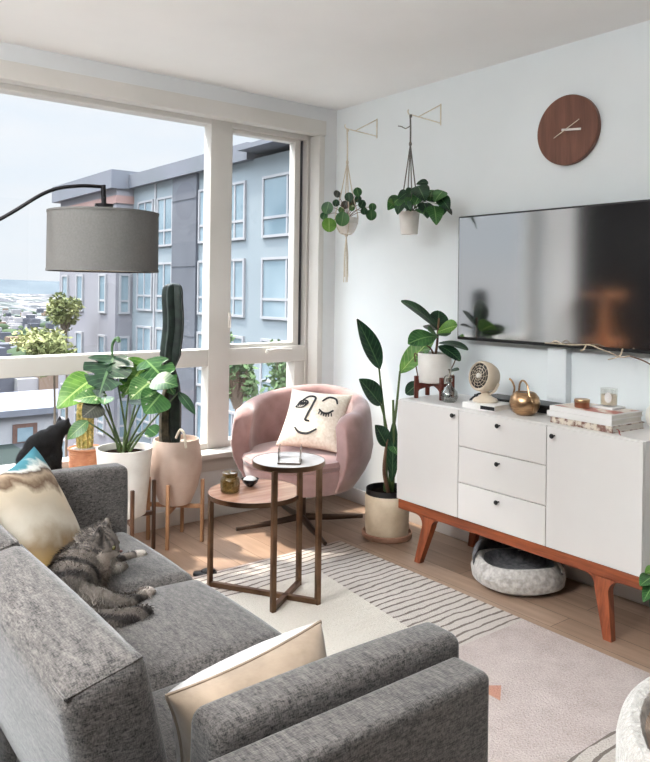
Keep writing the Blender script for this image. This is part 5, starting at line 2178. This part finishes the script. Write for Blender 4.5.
# fore legs
fa = V((1.000, 2.500, .500))
b.tube(bez([fa, V((1.06, 2.545, .483)), V((1.115, 2.568, .474)), V((1.168,2.580,0.470))], 12), [.032, .030, .028, .025, .022, .020, .019, .019, .019, .019, .020, .020, .020], 10)
b.ell(V((1.176,2.581,0.472)), (.024, .021, .016))
b.tube(bez([V((.985, 2.46, .49)), V((1.04, 2.47, .474)), V((1.075, 2.50, .470))], 8), .021, 10)
# stretched hind leg and tail
b.tube(bez([V((.83, 2.235, .505)), V((.90, 2.185, .490)), V((.965, 2.185, .480)), V((1.029,2.218,0.478))], 14), [.050, .048, .046, .042, .038, .034, .030, .027, .025, .024, .023, .022, .021, .021, .021], 10)
b.ell(V((1.039,2.225,0.480)), (.026, .020, .017))
b.tube(bez([V((.775, 2.24, .50)), V((.78, 2.16, .485)), V((.84, 2.09, .480)), V((.92, 2.075, .478)), V((.985, 2.095, .476))], 18), [.034, .034, .036, .038, .040, .040, .040, .040, .040, .040, .039, .038, .036, .033, .030, .026, .018], 10)


def tabby(p, nn):
    p = V(p)
    base = V((.20, .168, .145))
    dark = V((.040, .034, .032))
    pale = V((.52, .46, .40))
    ax = (chest - hip).normalized()
    s_ = (p - hip).dot(ax)
    wv = mnoise.noise(p * 14) * .9
    st_ = math.sin(s_ * 74 + (p.z - .5) * 40 + wv * 3.2)
    c_ = base.lerp(dark, max(0, min(1, st_ * 1.6 - .1)))
    c_ = c_.lerp(V((.36, .31, .265)), max(0, mnoise.noise(p * 9 + V((4, 0, 0)))) * .9)
    if s_ < .0:
        c_ = c_.lerp(dark * 1.3, .35)
    dh_ = p - H_
    if dh_.length < .095:
        f, u_, sd = dh_.dot(look), dh_.dot(lup), dh_.dot(lside)
        if f > .012 and u_ < -.004:
            c_ = pale.lerp(base, .25)
        elif u_ > .008:
            c_ = base.lerp(dark, .5 + .5 * math.sin(sd * 380))
        if f > .03 and abs(sd) < .014 and u_ > -.012:
            c_ = base.lerp(dark, .5)
    # pale bib between head and chest, pale belly
    bib = (p - (chest + look * .06 + V((.0, .0, -.005)))).length
    if bib < .075:
        c_ = c_.lerp(V((.66, .61, .55)), min(1, (.075 - bib) * 24))
    if (p - V((1.176,2.581,0.472))).length < .032:
        c_ = V((.50, .45, .40))
    if (p - V((1.039,2.225,0.480))).length < .034:
        c_ = V((.44, .38, .34))
    bel = (p - (midb + V((.075, -.055, -.02)))).length
    if bel < .085:
        c_ = c_.lerp(V((.40, .32, .265)), min(1, (.085 - bel) * 14))
    return (c_.x, c_.y, c_.z, 1)


body, P0, N0, T0 = fuse('body', b, .0065, 5, tab, tabby, M['catcoat'])


def tflow(p):
    p = V(p)
    if (p - H_).length < .075:
        return (H_ - look * .08 - p) * 6
    return (hip - chest).normalized() * .9 + V((0, 0, -.25))


def tlen(p):
    p = V(p)
    d_ = (p - H_ - look * .03).length
    return lerp(.006, .026, min(1, max(0, (d_ - .02) / .09))) if p.x < 1.04 else .009


hair(tab, P0, N0, T0, 15000, tlen, tflow, tabby, M['catcoat'])
b = MB()
for s_ in (-1, 1):
    b.ell(H_ + look * .050 + lside * s_ * .025 + lup * .008, .0085, None, 12, 8)
part('eyes', b, M['eye'], tab)
b = MB()
b.ell(H_ + look * .072 - lup * .009, (.006, .006, .005), None, 10, 8)
part('nose', b, M['nose'], tab)

# black cat on the sill
bc_ = thing('cat', 'black cat sitting hunched on the window sill behind the sofa', 'cat', (1.33, 4.19, .415))
b = MB()
o3 = V((0, 4.195, 0))
Hb = V((1.425, 4.165, .672))


def E_(x, y, z, r):
    b.ell(V((x, 4.195 + y, z)), r, None, 14, 10)


E_(1.275, 0, .505, (.092, .066, .090))
E_(1.300, 0, .560, (.082, .060, .090))
E_(1.335, -.005, .600, (.070, .055, .070))
E_(1.375, -.01, .595, (.055, .048, .095))
E_(1.395, -.015, .635, (.046, .042, .046))
E_(1.385, -.01, .52, (.045, .045, .09))
E_(1.315, -.045, .47, (.062, .030, .056))
E_(1.315, .045, .47, (.062, .030, .056))
b.ell(Hb, (.047, .043, .042))
b.ell(Hb + V((.034, -.008, -.016)), (.022, .021, .017))
for s_ in (-1, 1):
    e0 = Hb + V((-.002 + .012 * -s_, s_ * .026, .028))
    b.tube([e0 - V((0, 0, .012)), e0 + V((.003, s_ * .004, .012)), e0 + V((.008, s_ * .008, .034))], [.018, .013, .003], 10)
    b.tube([(1.395, 4.19 + s_ * .022, .55), (1.405, 4.19 + s_ * .022, .47), (1.408, 4.19 + s_ * .022, .432)], [.024, .017, .015], 10)
    b.ell(V((1.418, 4.19 + s_ * .022, .427)), (.022, .016, .012))
    b.ell(V((1.365, 4.195 + s_ * .052, .427)), (.032, .016, .012))
b.tube(bez([(1.20, 4.20, .45), (1.155, 4.20, .434), (1.13, 4.17, .432), (1.17, 4.145, .432)], 12), [.020] * 9 + [.018, .016, .014, .010], 10)


def black(p, nn):
    q = .010 + .006 * mnoise.noise(V(p) * 30)
    return (q * 1.1, q, q * 1.05, 1)


body, P0, N0, T0 = fuse('body', b, .0065, 5, bc_, black, M['catcoat'])
hair(bc_, P0, N0, T0, 7000, lambda p: .005 if (V(p) - Hb).length < .06 else .010, lambda p: (-.4, 0, -.8), black, M['catcoat'])
b = MB()
for s_ in (-1, 1):
    b.ell(Hb + V((.036, s_ * .020, .004)), .0065, None, 12, 8)
part('eyes', b, M['eye'], bc_)
